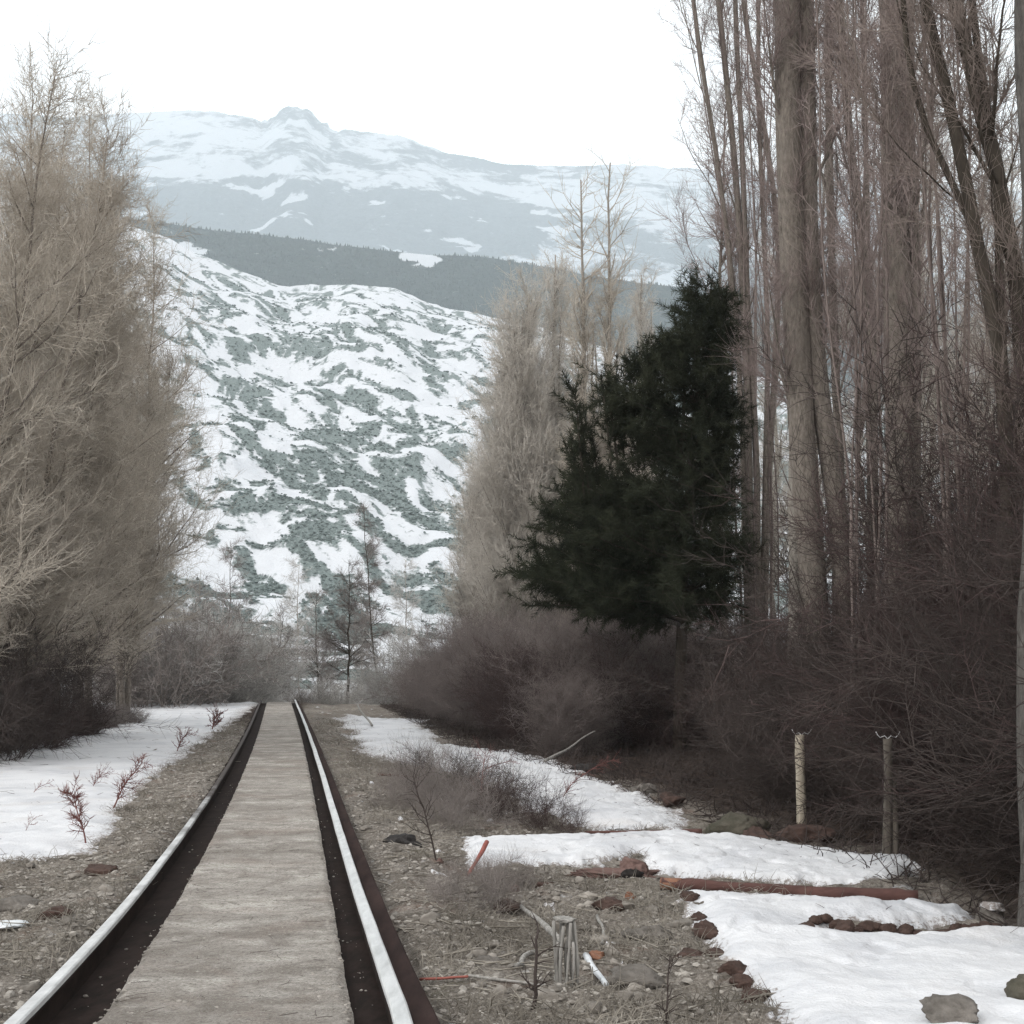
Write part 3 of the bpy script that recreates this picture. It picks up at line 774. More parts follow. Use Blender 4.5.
big_tree(5, 13, 1012, [[(1018, 790), (1010, 400), (1002, 336), (985, 270), (972, 208), (949, 94), (922, 0), (890, -200)], [(1022, 790), (1020, 330), (1010, 235), (989, 144), (962, 30), (955, 0), (930, -260)],
                       [(1016, 790), (998, 320), (972, 208), (959, 191), (938, 160), (918, 124), (905, 60), (900, -40)], [(1030, 790), (1004, 380), (1000, 200), (985, 80), (972, 0), (960, -200)]],
         [0.12, 0.14, 0.07, 0.08], 'dark crooked multi stemmed tree leaning left near the right edge', 'bark_dark', 'twig_brown', nb=30, tw=4000, low=0.35, ang=(20, 55), L=(0.7, 2.4), k=8)
big_tree(6, 7.0, 1034, [[(1037, 910), (1037, 600), (1036, 380), (1034, 180), (1032, 0), (1030, -300)]],
         [0.115], 'grey trunk nearest the camera, cut off by the right edge of the photo', 'bark_grey', 'twig_brown', nb=6, tw=500, low=0.9, ends=[0.10], ang=(25, 55), L=(0.6, 1.8))
big_tree(7, 18.7, 795, [[(794, 745), (794, 600), (794, 500), (794, 400), (795, 300), (796, 180), (797, T)]], [0.17],
         'pale trunk in front of the double poplar, its foot in the brush', 'bark_pale', 'twig_red', nb=16, tw=2000, low=0.6, ends=[0.05])
rw = rs(17)
for cx, d_, sd_, spread, lab in ((764, 26, 41, 80, 'cluster of thin reddish whips between the pine and the double poplar'), (862, 15.5, 42, 60, 'cluster of thin whips in front of the slim crooked stems'), (948, 15, 43, 75, 'cluster of thin reddish whips leaning left of the dark crooked tree')):
    pth = []
    for i in range(7):
        b_ = cx + rw.uniform(-18, 18); t_ = rw.uniform(-1, 0.6) * spread; w1, w2 = rw.uniform(-10, 10, 2)
        pth.append([(b_, 740), (b_ + t_ * .12 + w1, 500), (b_ + t_ * .4 + w2, 270), (b_ + t_ * .75 + w1, 60), (b_ + t_ * 1.1, -160 - rw.rand() * 150)])
    big_tree(sd_, d_, cx, pth, list(rw.uniform(0.018, 0.042, 7)), lab, 'bark_red', 'twig_red', nb=24, tw=700, low=0.3, L=(0.4, 1.5), k=5, ends=[0.008] * 7, ang=(10, 40))
for k, (px, d, top, sp, bm, tm, lab) in enumerate([
        (730, 30, 60, 2.2, 'bark_pop', 'twig_red', 'bare slender tree behind the pine tip, left of the fan of stems'),
        (940, 26, -40, 2.6, 'bark_pop', 'twig_grey', 'pale slender tree between the straight poplar and the crooked right tree'),
        (975, 24, 60, 2.6, 'bark_pale', 'twig_grey', 'pale branching tree behind the crooked tree at right'),
        (815, 30, -20, 2.4, 'bark_pop', 'twig_grey', 'slender tree behind the double poplar trunk'),
        (855, 33, 10, 2.6, 'bark_pop', 'twig_brown', 'slender tree showing behind the slim crooked stems'),
        (920, 36, 80, 3.2, 'bark_pale', 'twig_grey', 'far pale tree seen right of the straight poplar'),
        (1000, 32, 60, 3.2, 'bark_pale', 'twig_grey', 'far pale tree behind the dark tree at the right edge'),
        (770, 38, 140, 3.0, 'bark_pale', 'twig_grey', 'far pale tree between the fan of stems and the double poplar'),
        (1090, 18, -100, 3.0, 'bark_pop', 'twig_brown', 'bare tree just beyond the right edge of the photo')]):
    x = (px - 512) / F * d; z = float(ground_z(x, d)); H = (HZ - top) / F * d + CH - z
    t = slim_tree(900 + k, H, sp, (x, d, z), (0.3, 0), bm, tm, 0.13, 60, 5000, 0.2, 0.007, 0.6, ang=(20, 60))
    tag(t, lab, 'tree', 'background trees on the right')

# ------------------------------------------------------------------ the pine
def pine():
    d = 24.0; r = rs(5)
    base = np.array([(679 - 512) / F * d, d, float(ground_z((679 - 512) / F * d, d))])
    root = tag(empty('pine_tree', base), 'dark green pine tree with drooping branches standing over the brown thicket', 'tree')
    H = 10.0
    tp, tr = stems([[(0, 0, -0.3), (0.05, 0, 2.5), (0.2, 0, 6), (0.72, 0, H + 0.25)], [(0.1, 0, 3.2), (0.05, 0.1, 6), (0.22, 0.1, H - 0.4)]], [0.17, 0.1], 0.015, 16)
    mb = MB(); mb.tubes(tp, tr, 8); mb.build('trunk', M['bark_dark'], root)
    # limbs: reach by height and azimuth (longer towards the track)
    zs, Q, R = [], [], []
    def reach(h, a):
        left = np.interp(h, [2.3, 2.7, 3.4, 4.2, 4.6, 5.2, 6.0, 6.8, 7.6, 8.6, 9.6, 10.2], [1.6, 2.7, 3.75, 3.55, 3.3, 2.2, 1.9, 2.2, 2.0, 1.15, 0.55, 0.2])
        right = np.interp(h, [2.3, 3, 5, 7, 8.5, 9.6, 10.2], [0.75, 0.8, 0.8, 0.8, 0.75, 0.5, 0.2])
        w = 0.5 - 0.5 * math.cos(a)            # 1 at a = pi (left)
        return right + (left - right) * w ** 0.8
    nl = 240; n = 8
    for i in range(nl):
        h = 3.0 + 7.1 * (i / nl) ** 0.95 + r.uniform(-0.1, 0.1)
        a = i * 2.399 + r.uniform(-0.3, 0.3)
        L_ = reach(h, a) * r.uniform(0.72, 1.06)
        x0 = np.interp(h, [0, 2.5, 6, 10.2], [0, 0.05, 0.2, 0.72]) + (0.25 if h < 7 else 0)
        p = np.array([x0 * 0.8, 0, h - 0.10 * L_]); dd = np.array([math.cos(a), math.sin(a), 0.06 if h < 5 else 0.3])
        pts = [p]
        for j in range(1, n):
            dd = dd + np.array([0, 0, 0.045 if j > 4 else -0.02]) + 0.07 * r.randn(3)
            dd /= np.linalg.norm(dd); p = p + dd * L_ / (n - 1); pts.append(p)
        Q.append(pts); R.append(0.045 * (L_ / 3.5 + 0.2) * np.linspace(1, 0.2, n))
    # upright shoots on the left of the crown
    for px, py0, py1, yy in ((574, 480, 392, -0.3), (579, 470, 405, -0.1), (570, 490, 430, 0.1), (600, 440, 378, -0.3), (615, 430, 375, 0.2), (608, 450, 395, -0.2), (628, 420, 362, 0.0), (645, 400, 340, -0.2), (592, 480, 430, 0.1), (585, 500, 450, 0.0)):
        a0, a1 = P3(px + 10, py0 + 25, d) - base, P3(px, py1, d) - base
        Q.append(np.linspace(a0, a1, n) + np.array([0, yy, 0])); R.append(0.03 * np.linspace(1, 0.3, n))
    # full boughs reaching towards the track
    for i in range(46):
        py = r.uniform(470, 600); px = np.interp(py, [470, 500, 520, 545, 565, 590, 600], [575, 560, 522, 535, 512, 545, 575]) + r.uniform(-4, 50)
        a0 = np.array([0.1, 0, (735 - py) * d / F - 0.25]); a1 = P3(px, py, d) - base + np.array([0, r.uniform(-1.1, 1.1), 0])
        u = np.linspace(0, 1, n)[:, None]
        Q.append(a0 + (a1 - a0) * u + np.array([0, 0, 1]) * (-0.22 * np.sin(np.pi * u)) + 0.03 * r.randn(n, 3)); R.append(0.04 * np.linspace(1, 0.2, n))
    Q, R = np.array(Q), np.array(R)
    l2 = spawn(Q, R, 4200, r, (0.15, 1), (0.25, 0.7), (30, 70), 0.25, 5, 0.12, 0.5, 0.004, 0.012, rel=False)
    mb = MB(); mb.tubes(Q, R, 5); mb.tubes(*l2, 3); mb.build('limbs', M['bark_dark'], root)
    # needles: slender three sided blades round every shoot
    sh = (np.concatenate([Q[:, 2:], l2[0][:, :, :][:, [0, 1, 2, 3, 4]].repeat(1, 1)[:, [0, 1, 2, 3, 4, 4]]]), None)
    P_ = l2[0]; R_ = l2[1]
    nd = spawn(P_, R_, 190000, r, (0.05, 1), (0.10, 0.20), (25, 75), 0.1, 2, 0.05, 1, 0.006, 0.008, rel=False)
    nd2 = spawn(Q[:, 3:], R[:, 3:], 36000, r, (0, 1), (0.10, 0.22), (25, 75), 0.1, 2, 0.05, 1, 0.006, 0.008, rel=False)
    mb = MB(); mb.tubes(*nd, 3); mb.tubes(*nd2, 3); mb.build('crown', M['needles'], root)
    # pale broken stubs low on the trunk
    for px, py, rad in ((662, 619, 0.055), (690, 622, 0.05)):
        c = P3(px, py, d - 0.25) - base
        b_ = np.array([0.02, -0.05, c[2] - 0.12])
        mb = MB(); mb.tubes(np.array([np.linspace(b_, c, 4)]), np.array([[rad * .8, rad, rad, rad * 1.1]]), 8, True)
        tag(mb.build('branch_stub', M['grey_wood'], root), 'pale broken branch stub on the lower trunk')
pine()

# ------------------------------------------------------------------ loose things on the ground
def ico(sub=2):
    t = (1 + 5 ** .5) / 2
    v = np.array([(-1, t, 0), (1, t, 0), (-1, -t, 0), (1, -t, 0), (0, -1, t), (0, 1, t), (0, -1, -t), (0, 1, -t), (t, 0, -1), (t, 0, 1), (-t, 0, -1), (-t, 0, 1)], float)
    f = [(0, 11, 5), (0, 5, 1), (0, 1, 7), (0, 7, 10), (0, 10, 11), (1, 5, 9), (5, 11, 4), (11, 10, 2), (10, 7, 6), (7, 1, 8), (3, 9, 4), (3, 4, 2), (3, 2, 6), (3, 6, 8), (3, 8, 9), (4, 9, 5), (2, 4, 11), (6, 2, 10), (8, 6, 7), (9, 8, 1)]
    v = norm(v)
    for _ in range(sub):
        v = list(map(tuple, v)); cache = {}; nf = []
        def mid(a, b):
            kk = (min(a, b), max(a, b))
            if kk not in cache:
                m = np.array(v[a]) + np.array(v[b]); v.append(tuple(m / np.linalg.norm(m))); cache[kk] = len(v) - 1
            return cache[kk]
        for a, b, c in f:
            x, y, z = mid(a, b), mid(b, c), mid(c, a)
            nf += [(a, x, z), (b, y, x), (c, z, y), (x, y, z)]
        f = nf; v = np.array(v)
    return np.array(v), np.array(f)
ICO = {s: ico(s) for s in (0, 1, 2, 3, 4)}
def lump(seed, size, sub=3, rough=0.45, flat=0.25):
    v, f = ICO[sub]; v = v.copy(); r = rs(seed)
    # chop with random planes for facets, then roughen
    for _ in range(14):
        n_ = norm(r.randn(3)); h = r.uniform(0.55, 0.92)
        dd = v @ n_; v = v - np.maximum(dd - h, 0)[:, None] * n_ * 0.85
    nn = fbm(v[:, 0] * 2.2 + seed, v[:, 1] * 2.2 + v[:, 2] * 1.7, 4, seed) - 0.5
    v = v * (1 + rough * nn)[:, None]
    n3 = fbm(v[:, 0] * 8 + seed + v[:, 2] * 5, v[:, 1] * 8 + v[:, 2] * 6, 4, seed + 5, 0.6) - 0.5
    v = v * (1 + 0.30 * n3)[:, None]
    return v * np.array(size), f
def rock(px, py, size, mat, lab, seed, group='rocks in the verge', name='rock', dz=0.3, cat='rock', rz=0):
    p = GP(px, py); v, f = lump(seed, size)
    mb = MB().add(v, [f]); o = mb.build(name, M[mat])
    o.location = (p[0], p[1], p[2] + size[2] * dz); o.rotation_euler = (0, 0, rz)
    return tag(o, lab, cat, group)
rock(733, 829, (0.40, 0.3, 0.20), 'rock_mossy', 'dark rounded boulder at the upper edge of the long snow strip', 3)
rock(757, 834, (0.26, 0.2, 0.12), 'soil_brown', 'brown clod of earth beside the dark rounded boulder', 4, 'clods of earth', 'earth_clod', cat='clod')
rock(806, 836, (0.33, 0.25, 0.14), 'soil_brown', 'earth mound at the foot of the pale fence post', 5, 'clods of earth', 'earth_clod', cat='clod')
rock(402, 844, (0.20, 0.19, 0.085), 'rock_dark', 'black lump of rock near the right rail', 16, dz=0.15)
rock(952, 1034, (0.15, 0.12, 0.07), 'rock', 'grey brown stone in the snow at the bottom right', 8)
rock(1028, 1010, (0.10, 0.11, 0.08), 'rock_mossy', 'dark stone cut by the right edge at the bottom corner', 9)
rock(993, 915, (0.10, 0.10, 0.09), 'rock', 'grey stone with a cap of snow at the right end of the snow', 10)
p = GP(993, 915); v, f = lump(31, (0.095, 0.09, 0.035), 3, 0.2)
tag(MB().add(v + np.array([p[0], p[1], p[2] + 0.112]), [f]).build('snow_cap', M['snow']), 'white cap of snow sitting on the grey stone at right', 'snow cap')
rock(583, 768, (0.36, 0.3, 0.16), 'rock_dark', 'dark rock under the thicket at the back of the right snow', 11)
rock(645, 793, (0.22, 0.2, 0.13), 'rock', 'grey rock below the thicket at the snow edge', 12)
rock(672, 800, (0.2, 0.2, 0.12), 'soil_brown', 'brown clod under the thicket beside the grey rock', 13, 'clods of earth', 'earth_clod', cat='clod')
for k, (px, py, s) in enumerate([(690, 898, .08), (697, 918, .07), (706, 930, .10), (716, 946, .08), (732, 966, .09), (742, 976, .07), (755, 992, .08)]):
    names = ['topmost', 'second from the top', 'third from the top', 'middle', 'third from the bottom', 'second from the bottom', 'lowest']
    rock(px, py, (s, s * .9, s * .7), 'soil_brown', f'reddish brown clod edging the big snow patch, {names[k]} of its row', 40 + k, 'clods along the big snow patch', 'earth_clod', cat='clod')
for k in range(20):
    px = 806 + k * 10; py = 928 - 7 * math.sin(k * 0.9) * (k < 5) - (2 if k > 5 else 0)
    s = 0.035 + 0.025 * rs(k).rand()
    rock(px, py, (s * 1.25, s, s * .8), 'soil_brown', 'reddish brown clod in the row lying across the big snow patch', 60 + k, 'clods in a row across the snow', 'earth_clod', cat='clod', dz=0.75)
for k, (px, py, s, lab) in enumerate([(612, 905, .10, 'dark clod below the rotten log'), (648, 930, .12, 'dark clod between the grey stand and the snow'), (690, 950, .10, 'dark clod by the left corner of the big snow patch'),
        (640, 975, .13, 'rounded clod right of the grey wooden stand'), (505, 905, .09, 'dark clod left of the leaning grey plank'), (490, 960, .08, 'block shaped clod left of the thin dead sapling'),
        (545, 880, .08, 'mossy clod right below the long snow strip'), (20, 905, .14, 'broken dark clod at the left edge beside the muddy verge'), (100, 880, .12, 'dark clod on the muddy verge below the left snow'),
        (150, 862, .07, 'small hollow clod near the left rail'), (55, 925, .10, 'dark clod on the mud above the patch of ice')]):
    rock(px, py, (s * 1.3, s, s * .6), 'rock' if k % 2 else 'soil_brown', lab, 90 + k, 'clods on the verge', 'earth_clod', cat='clod', dz=0.15)
v, f = lump(77, (0.12, 0.10, 0.02), 3, 0.5); p = GP(8, 938)
tag(MB().add(v + p + np.array([0, 0, 0.02]), [f]).build('ice_patch', M['ice']), 'small pale sheet of ice in the mud at the left edge', 'ice')

def log_obj(a, b, r0, r1, mat, name, lab, seed, cat='log', cut=None, group=None, bend=0.03, n=26, k=14):
    r = rs(seed); a, b = np.array(a), np.array(b)
    root = empty(name, a)
    L_ = np.linalg.norm(b - a); u = np.linspace(0, 1, n)
    Pl = (b - a)[None] * u[:, None]
    ph = r.rand(3) * 6
    Pl = Pl + L_ * bend * np.stack([np.sin(u * 3.1 + ph[0]) - math.sin(ph[0]), 0.5 * np.sin(u * 4 + ph[1]) - .5 * math.sin(ph[1]), 0.3 * np.sin(u * 5 + ph[2]) - .3 * math.sin(ph[2])], -1) * np.sin(np.pi * u)[:, None]
    Rl = (r0 + (r1 - r0) * u) * (1 + 0.25 * (fbm(u * 9, u * 0 + seed, 3, seed) - .5))
    mb = MB(); mb.tubes(Pl[None], Rl[None], k, True)
    V = mb.V[0]; nn = fbm(V[:, 0] * 22, V[:, 1] * 22 + V[:, 2] * 30, 3, seed) - 0.5
    cen = np.repeat(Pl, k, 0); mb.V[0] = cen + (V - cen) * (1 + 0.35 * nn)[:, None]
    mb.build('log_body', M[mat], root)
    if cut:
        dr = norm(Pl[1] - Pl[0])
        c = MB(); c.tubes(np.array([[Pl[0] - dr * 0.012, Pl[0] + dr * cut]]), np.array([[r0 * 0.98, r0 * 1.12]]), 14, True)
        c.build('cut_end', M['cut'], root)
    return tag(root, lab, cat, group), root
g = lambda px, py, dz: GP(px, py) + np.array([0, 0, dz])
log_obj(g(662, 881, 0.05), g(918, 893, 0.03), 0.048, 0.07, 'log', 'fallen_log', 'long red brown log with an orange cut end lying across the snow', 3, cut=0.16, bend=0.012)
rl = tag(empty('rotten_log', GP(612, 872)), 'short pinkish rotten log with a black hollow under the long snow strip', 'log')
mb = MB()
v, f = lump(19, (0.40, 0.12, 0.075), 4, 0.7); mb.add(v + np.array([0.0, 0.05, 0.02]), [f])
v, f = lump(27, (0.17, 0.11, 0.11), 4, 0.6); mb.add(v + np.array([0.20, 0.04, 0.05]), [f]); mb.build('log_body', M['log_rot'], rl)
p = GP(631, 876) - np.array(rl.location); v, f = lump(9, (0.10, 0.07, 0.065), 3, 0.5)
MB().add(v + np.array([0.17, -0.045, 0.03]), [f]).build('hollow', M['hollow'], rl)  # solid lump, its near-black colour paints the shade inside the hollow
rock(630, 894, (0.05, 0.04, 0.05), 'cut', 'orange chunk of wood just below the black hollow of the rotten log', 15, 'broken wood on the verge', 'wood_chunk', cat='wood chunk')
rock(515, 881, (0.05, 0.05, 0.05), 'log_rot', 'reddish chunk of wood at the lower edge of the long snow strip', 16, 'broken wood on the verge', 'wood_chunk', cat='wood chunk')
rock(597, 952, (0.05, 0.04, 0.035), 'cut', 'rusty orange chunk right of the grey wooden stand', 17, 'broken wood on the verge', 'wood_chunk', cat='wood chunk')
rock(440, 866, (0.035, 0.035, 0.04), 'log_rot', 'pinkish tan chunk of wood near the rail below the snow patch', 18, 'broken wood on the verge', 'wood_chunk', cat='wood chunk')
log_obj(g(585, 829, 0.03), g(702, 832, 0.03), 0.018, 0.03, 'log', 'thin_pole', 'thin red brown pole between the two right snow patches, touching the boulder', 7, 'pole', bend=0.01)
log_obj(g(468, 869, 0.01), g(487, 862, 0.12), 0.015, 0.022, 'orange', 'red_stick', 'short bright red stick leaning at the left tip of the long snow strip', 8, 'stick', bend=0.01, n=10)
log_obj(g(420, 986, 0.04), g(468, 991, 0.03), 0.007, 0.006, 'orange', 'orange_stick', 'thin orange stick lying across the dark timber beside the right rail', 9, 'stick', bend=0.01, n=10)
log_obj(g(468, 990, 0.03), g(560, 996, 0.02), 0.008, 0.006, 'grey_wood', 'pale_stick', 'thin pale stick lying on the gravel in line with the orange stick', 10, 'stick', bend=0.02, n=12)
log_obj(g(545, 765, 0.05), g(595, 757, 0.5), 0.03, 0.015, 'grey_wood', 'broken_branch', 'broken grey branch poking from the thicket over the snow', 12, 'branch', bend=0.04)
log_obj(g(372, 727, 0.05), g(362, 715, 0.6), 0.035, 0.02, 'grey_wood', 'broken_branch', 'pale broken branch at the far corner of the right snow', 14, 'branch', bend=0.04)
log_obj(g(378, 775, 0.03), g(430, 780, 0.05), 0.02, 0.015, 'log', 'broken_branch', 'dark branch lying in the gravel beside the right rail', 15, 'branch', bend=0.03)

# fence posts
def post(px, py, top, wpx, mat, lab, seed, split=False):
    p = GP(px, py); s = p[1] / F; H = (py - top) * s; w = wpx * s / 2
    root = tag(empty('fence_post', p), lab, 'fence post', 'old fence posts in front of the thicket')
    def pole(x0, h, ww, sd):
        n, k = 24, 10; u = np.linspace(0, 1, n)
        Pl = np.stack([x0 + 0.012 * np.sin(u * 3 + sd), 0.01 * np.cos(u * 4 + sd), -0.15 + u * (h + 0.15)], -1)
        Rl = ww * (1.04 - 0.1 * u) * (1 + 0.12 * (fbm(u * 8, u * 0 + sd, 3, sd) - .5))
        m = MB(); m.tubes(Pl[None], Rl[None], k, True)
        Vv = m.V[0]; cen = np.repeat(Pl, k, 0); nn = fbm(np.tile(np.arange(k), n) * 1.3 + sd, np.repeat(u, k) * 5, 3, sd) - 0.5
        m.V[0] = cen + (Vv - cen) * (1 + 0.4 * nn)[:, None]; m.V[0][-k:, 2] += 0.03 * rs(sd).rand(k)
        return m
    pole(0, H, w, seed).build('shaft', M[mat], root)
    if split:
        pole(w * 1.55, H * 0.66, w * 0.7, seed + 1).build('splinter', M[mat], root)
    r = rs(seed); m = MB()
    c = np.array([0, 0, H + 0.005])
    for a in (2.6, 0.5):
        pts = np.array([c + np.array([math.cos(a) * t * 0.13, -0.02, 0.06 * t + 0.02 * math.sin(t * 7)]) for t in np.linspace(-0.1, 1, 7)])
        m.tubes(pts[None], np.full((1, 7), 0.004), 4, True)
    m.build('wire', M['wire'], root)
post(801, 822, 727, 10, 'post', 'pale upright fence post, the left one, standing against the dark thicket', 2)
post(887, 856, 742, 9, 'post_dark', 'split grey fence post, darker and right of the pale one', 6, True)

# grey weathered stand of slats in the verge
def stand():
    p = GP(565, 977); s = p[1] / F
    root = tag(empty('wooden_stand', p), 'grey weathered wooden stand of upright slats in the right verge', 'wooden stand')
    r = rs(4); hw, H = 0.052, 0.335
    mb = MB(); v, f = lump(55, (0.07, 0.06, 0.016), 3, 0.3); mb.add(v + np.array([0, 0, H + 0.004]), [f]); mb.build('top_board', M['grey_wood'], root)
    for k in range(14):
        a = k / 14 * 6.283 + r.uniform(-.15, .15); x, y = hw * math.cos(a), hw * 0.8 * math.sin(a)
        h = H * (r.uniform(0.93, 1.0) if k % 3 else r.uniform(0.6, 0.9)); n = 9; u = np.linspace(0, 1, n)
        Pl = np.stack([x * (1 + 0.15 * (1 - u)) + 0.012 * np.sin(u * 3 + k), y + 0.006 * np.cos(u * 4 + k), -0.05 + u * (h + .05)], -1)
        m = MB(); m.tubes(Pl[None], (0.006 + 0.006 * r.rand(n))[None], 5, True); m.build('slat', M['grey_wood'], root)
stand()
log_obj(g(521, 905, 0.03), g(561, 956, 0.14), 0.014, 0.02, 'grey_wood', 'leaning_plank', 'grey plank leaning against the wooden stand from the upper left', 21, 'plank', bend=0.01, n=10)
log_obj(g(516, 972, 0.03), g(536, 950, 0.04), 0.012, 0.016, 'grey_wood', 'bent_stick', 'pale bent stick left of the wooden stand', 22, 'stick', bend=0.08, n=10)
log_obj(g(586, 952, 0.03), g(606, 978, 0.02), 0.02, 0.016, 'ice', 'ice_piece', 'bluish sliver of ice right of the wooden stand', 23, 'ice', bend=0.02, n=8)
log_obj(g(597, 912, 0.03), g(602, 940, 0.02), 0.012, 0.01, 'grey_wood', 'pale_stick', 'pale stick pointing at the camera above the sliver of ice', 24, 'stick', bend=0.02, n=8)

# dead saplings and weeds
def weed(px, py, hpx, lab, seed, mat='stalk_red', lean=0.2, nb=14, thick=0.006, group='weeds in the left snow', name='dry_weed', cat='weed', nt=60, wide=0.35):
    p = GP(px, py); s = p[1] / F; H = hpx * s; r = rs(seed)
    tp, tr = stems([[(0, 0, -0.08), (lean * H * .4, 0, H * .5), (lean * H, 0.03, H)]], thick, thick * .4, 10, 0.006, r)
    l1 = spawn(tp, tr, nb, r, (0.25, 1), (wide * .5 * H, wide * H), (25, 70), 0.4, 5, 0.2, 0.7, thick * .4, thick * .6, rel=False)
    l2 = spawn(*l1, nt, r, (0.2, 1), (0.1 * H, 0.22 * H), (25, 70), 0.2, 4, 0.25, 0.7, thick * .3, thick * .5, rel=False)
    root = tag(empty(name, p), lab, cat, group)
    mb = MB(); mb.tubes(tp, tr, 6, True); mb.build('stem', M[mat], root)
    mb = MB(); mb.tubes(*l1, 4); mb.tubes(*l2, 3); mb.build('twigs', M[mat], root)
weed(87, 846, 52, 'reddish dry weed at the lower edge of the left snow with a bushy head', 1, lean=-0.35, nb=22, nt=320, thick=0.011)
weed(110, 808, 46, 'reddish weed leaning right in the left snow, tallest of the weeds there', 2, lean=0.7, nb=22, nt=260, thick=0.012)
weed(92, 787, 12, 'low spread red weed in the middle of the left snow', 3, lean=0.8, nb=30, nt=260, wide=1.4, thick=0.006)
weed(30, 796, 10, 'low red weed lying near the left edge of the snow', 4, lean=1.8, nb=10, wide=.9, thick=0.006)
weed(176, 752, 18, 'red weed near the edge of the snow by the gravel, left of the far clump', 5, lean=0.6, nb=24, nt=220, wide=.9, thick=0.013)
weed(212, 728, 16, 'rust red clump of leaves on the far snow beside the gravel', 6, lean=0.3, nb=30, nt=500, wide=.9, thick=0.022)
weed(22, 832, 14, 'faint dry weed low in the snow near the left edge', 7, lean=1.0, nb=8, wide=.6, thick=0.004)
weed(532, 1014, 78, 'thin dark dead sapling standing left of the grey wooden stand', 8, 'brush_dark', 0.1, 8, 0.012, 'dead saplings on the right verge', 'dead_sapling', 'sapling', 16, .4)
weed(668, 1014, 72, 'thin dark dead sapling standing right of the grey wooden stand', 9, 'brush_dark', 0.05, 14, 0.007, 'dead saplings on the right verge', 'dead_sapling', 'sapling', 10, .3)
weed(437, 866, 84, 'crooked dead sapling growing from the gravel near the small snow patch', 10, 'brush_dark', -0.3, 16, 0.009, 'dead saplings on the right verge', 'dead_sapling', 'sapling', 60, .45)
weed(480, 806, 60, 'dead sapling with red tint at the edge of the far right snow', 11, 'stalk_red', 0.1, 12, 0.008, 'dead saplings on the right verge', 'dead_sapling', 'sapling', 50, .4)
weed(575, 776, 18, 'red weed trailing on the far right snow below the thicket', 12, 'stalk_red', 2.2, 22, 0.009, 'weeds on the far right snow', nt=120, wide=.9)
weed(470, 775, 16, 'pink weed trailing on the far right snow near the shrubs', 13, 'stalk_red', 2.6, 22, 0.009, 'weeds on the far right snow', nt=120, wide=.9)
weed(560, 800, 22, 'red weed near the lower edge of the far right snow', 14, 'stalk_red', 1.0, 14, 0.008, 'weeds on the far right snow', nt=80, wide=.8)
for k, (px, py, s, mt, lab) in enumerate([(420, 772, 1.0, 'brush_grey', 'grey sparse shrub in the gravel at the top of the verge'), (448, 790, 1.05, 'brush_dark', 'dark sparse shrub in the middle of the verge shrubs'),
        (412, 805, 0.8, 'brush_grey', 'low sparse shrub nearest the right rail'), (478, 800, 0.95, 'brush_dark', 'sparse shrub with its twigs over the far right snow'), (455, 826, 0.75, 'brush_grey', 'sparse shrub just left of the long snow strip'),
        (520, 815, 0.85, 'brush_red', 'reddish sparse shrub between the two right snow patches'), (432, 800, 0.9, 'brush_grey', 'grey sparse shrub nearest the crooked sapling'), (468, 815, 0.9, 'brush_grey', 'grey sparse shrub between the middle shrubs and the long snow strip'),
        (555, 826, 0.6, 'brush_red', 'small reddish shrub above the long snow strip'), (500, 880, 0.5, 'brush_grey', 'low grey shrub below the left tip of the long snow strip'), (470, 905, 0.55, 'brush_grey', 'low grey shrub beside the leaning plank')]):
    p = GP(px, py, -0.02)
    bush('sparse', mt, p, s * 0.78, k * 1.7, lab, 'sparse shrubs on the right verge', 'shrub', 'sparse_shrub')

# ---- gravel and dry grass: stuff
def surf_z(x, y):
    d = snow_depth(x, y); return ground_z(x, y), d
def scatter(n, seed, xf, yr):
    r = rs(seed); y = np.exp(r.uniform(math.log(yr[0]), math.log(yr[1]), n)); lat = xf(r, n, y)
    x = track_x(y) + lat
    return r, x, y
def gravel():
    v0, f0 = ICO[0]; out, fs = [], []
    r, x, y = scatter(20000, 8, lambda r, n, y: np.where(r.rand(n) < 0.45, -r.uniform(0.86, 2.6, n), r.uniform(0.9, 4.2, n)), (4.2, 32))
    z, d = surf_z(x, y); keep = d < 0.0
    x, y, z = x[keep], y[keep], z[keep]; n = len(x)
    s = 0.004 + 0.022 * r.rand(n) ** 5 + 0.0005 * y
    A = r.randn(n, 12, 1) * 0.22 + 1
    ang = r.rand(n) * 6.28; c, si = np.cos(ang), np.sin(ang)
    vv = v0[None] * A * s[:, None, None] * np.array([1.25, 0.95, 0.65])
    X = vv[..., 0] * c[:, None] - vv[..., 1] * si[:, None] + x[:, None]; Y = vv[..., 0] * si[:, None] + vv[..., 1] * c[:, None] + y[:, None]
    Z = vv[..., 2] + z[:, None] + 0.15 * s[:, None]
    F_ = (f0[None] + (np.arange(n) * 12)[:, None, None]).reshape(-1, 3)
    tag(MB().add(np.stack([X, Y, Z], -1).reshape(-1, 3), [F_]).build('gravel', M['gravel'], None, False), 'grey gravel stones strewn over both verges', 'gravel', kind='stuff')
gravel()
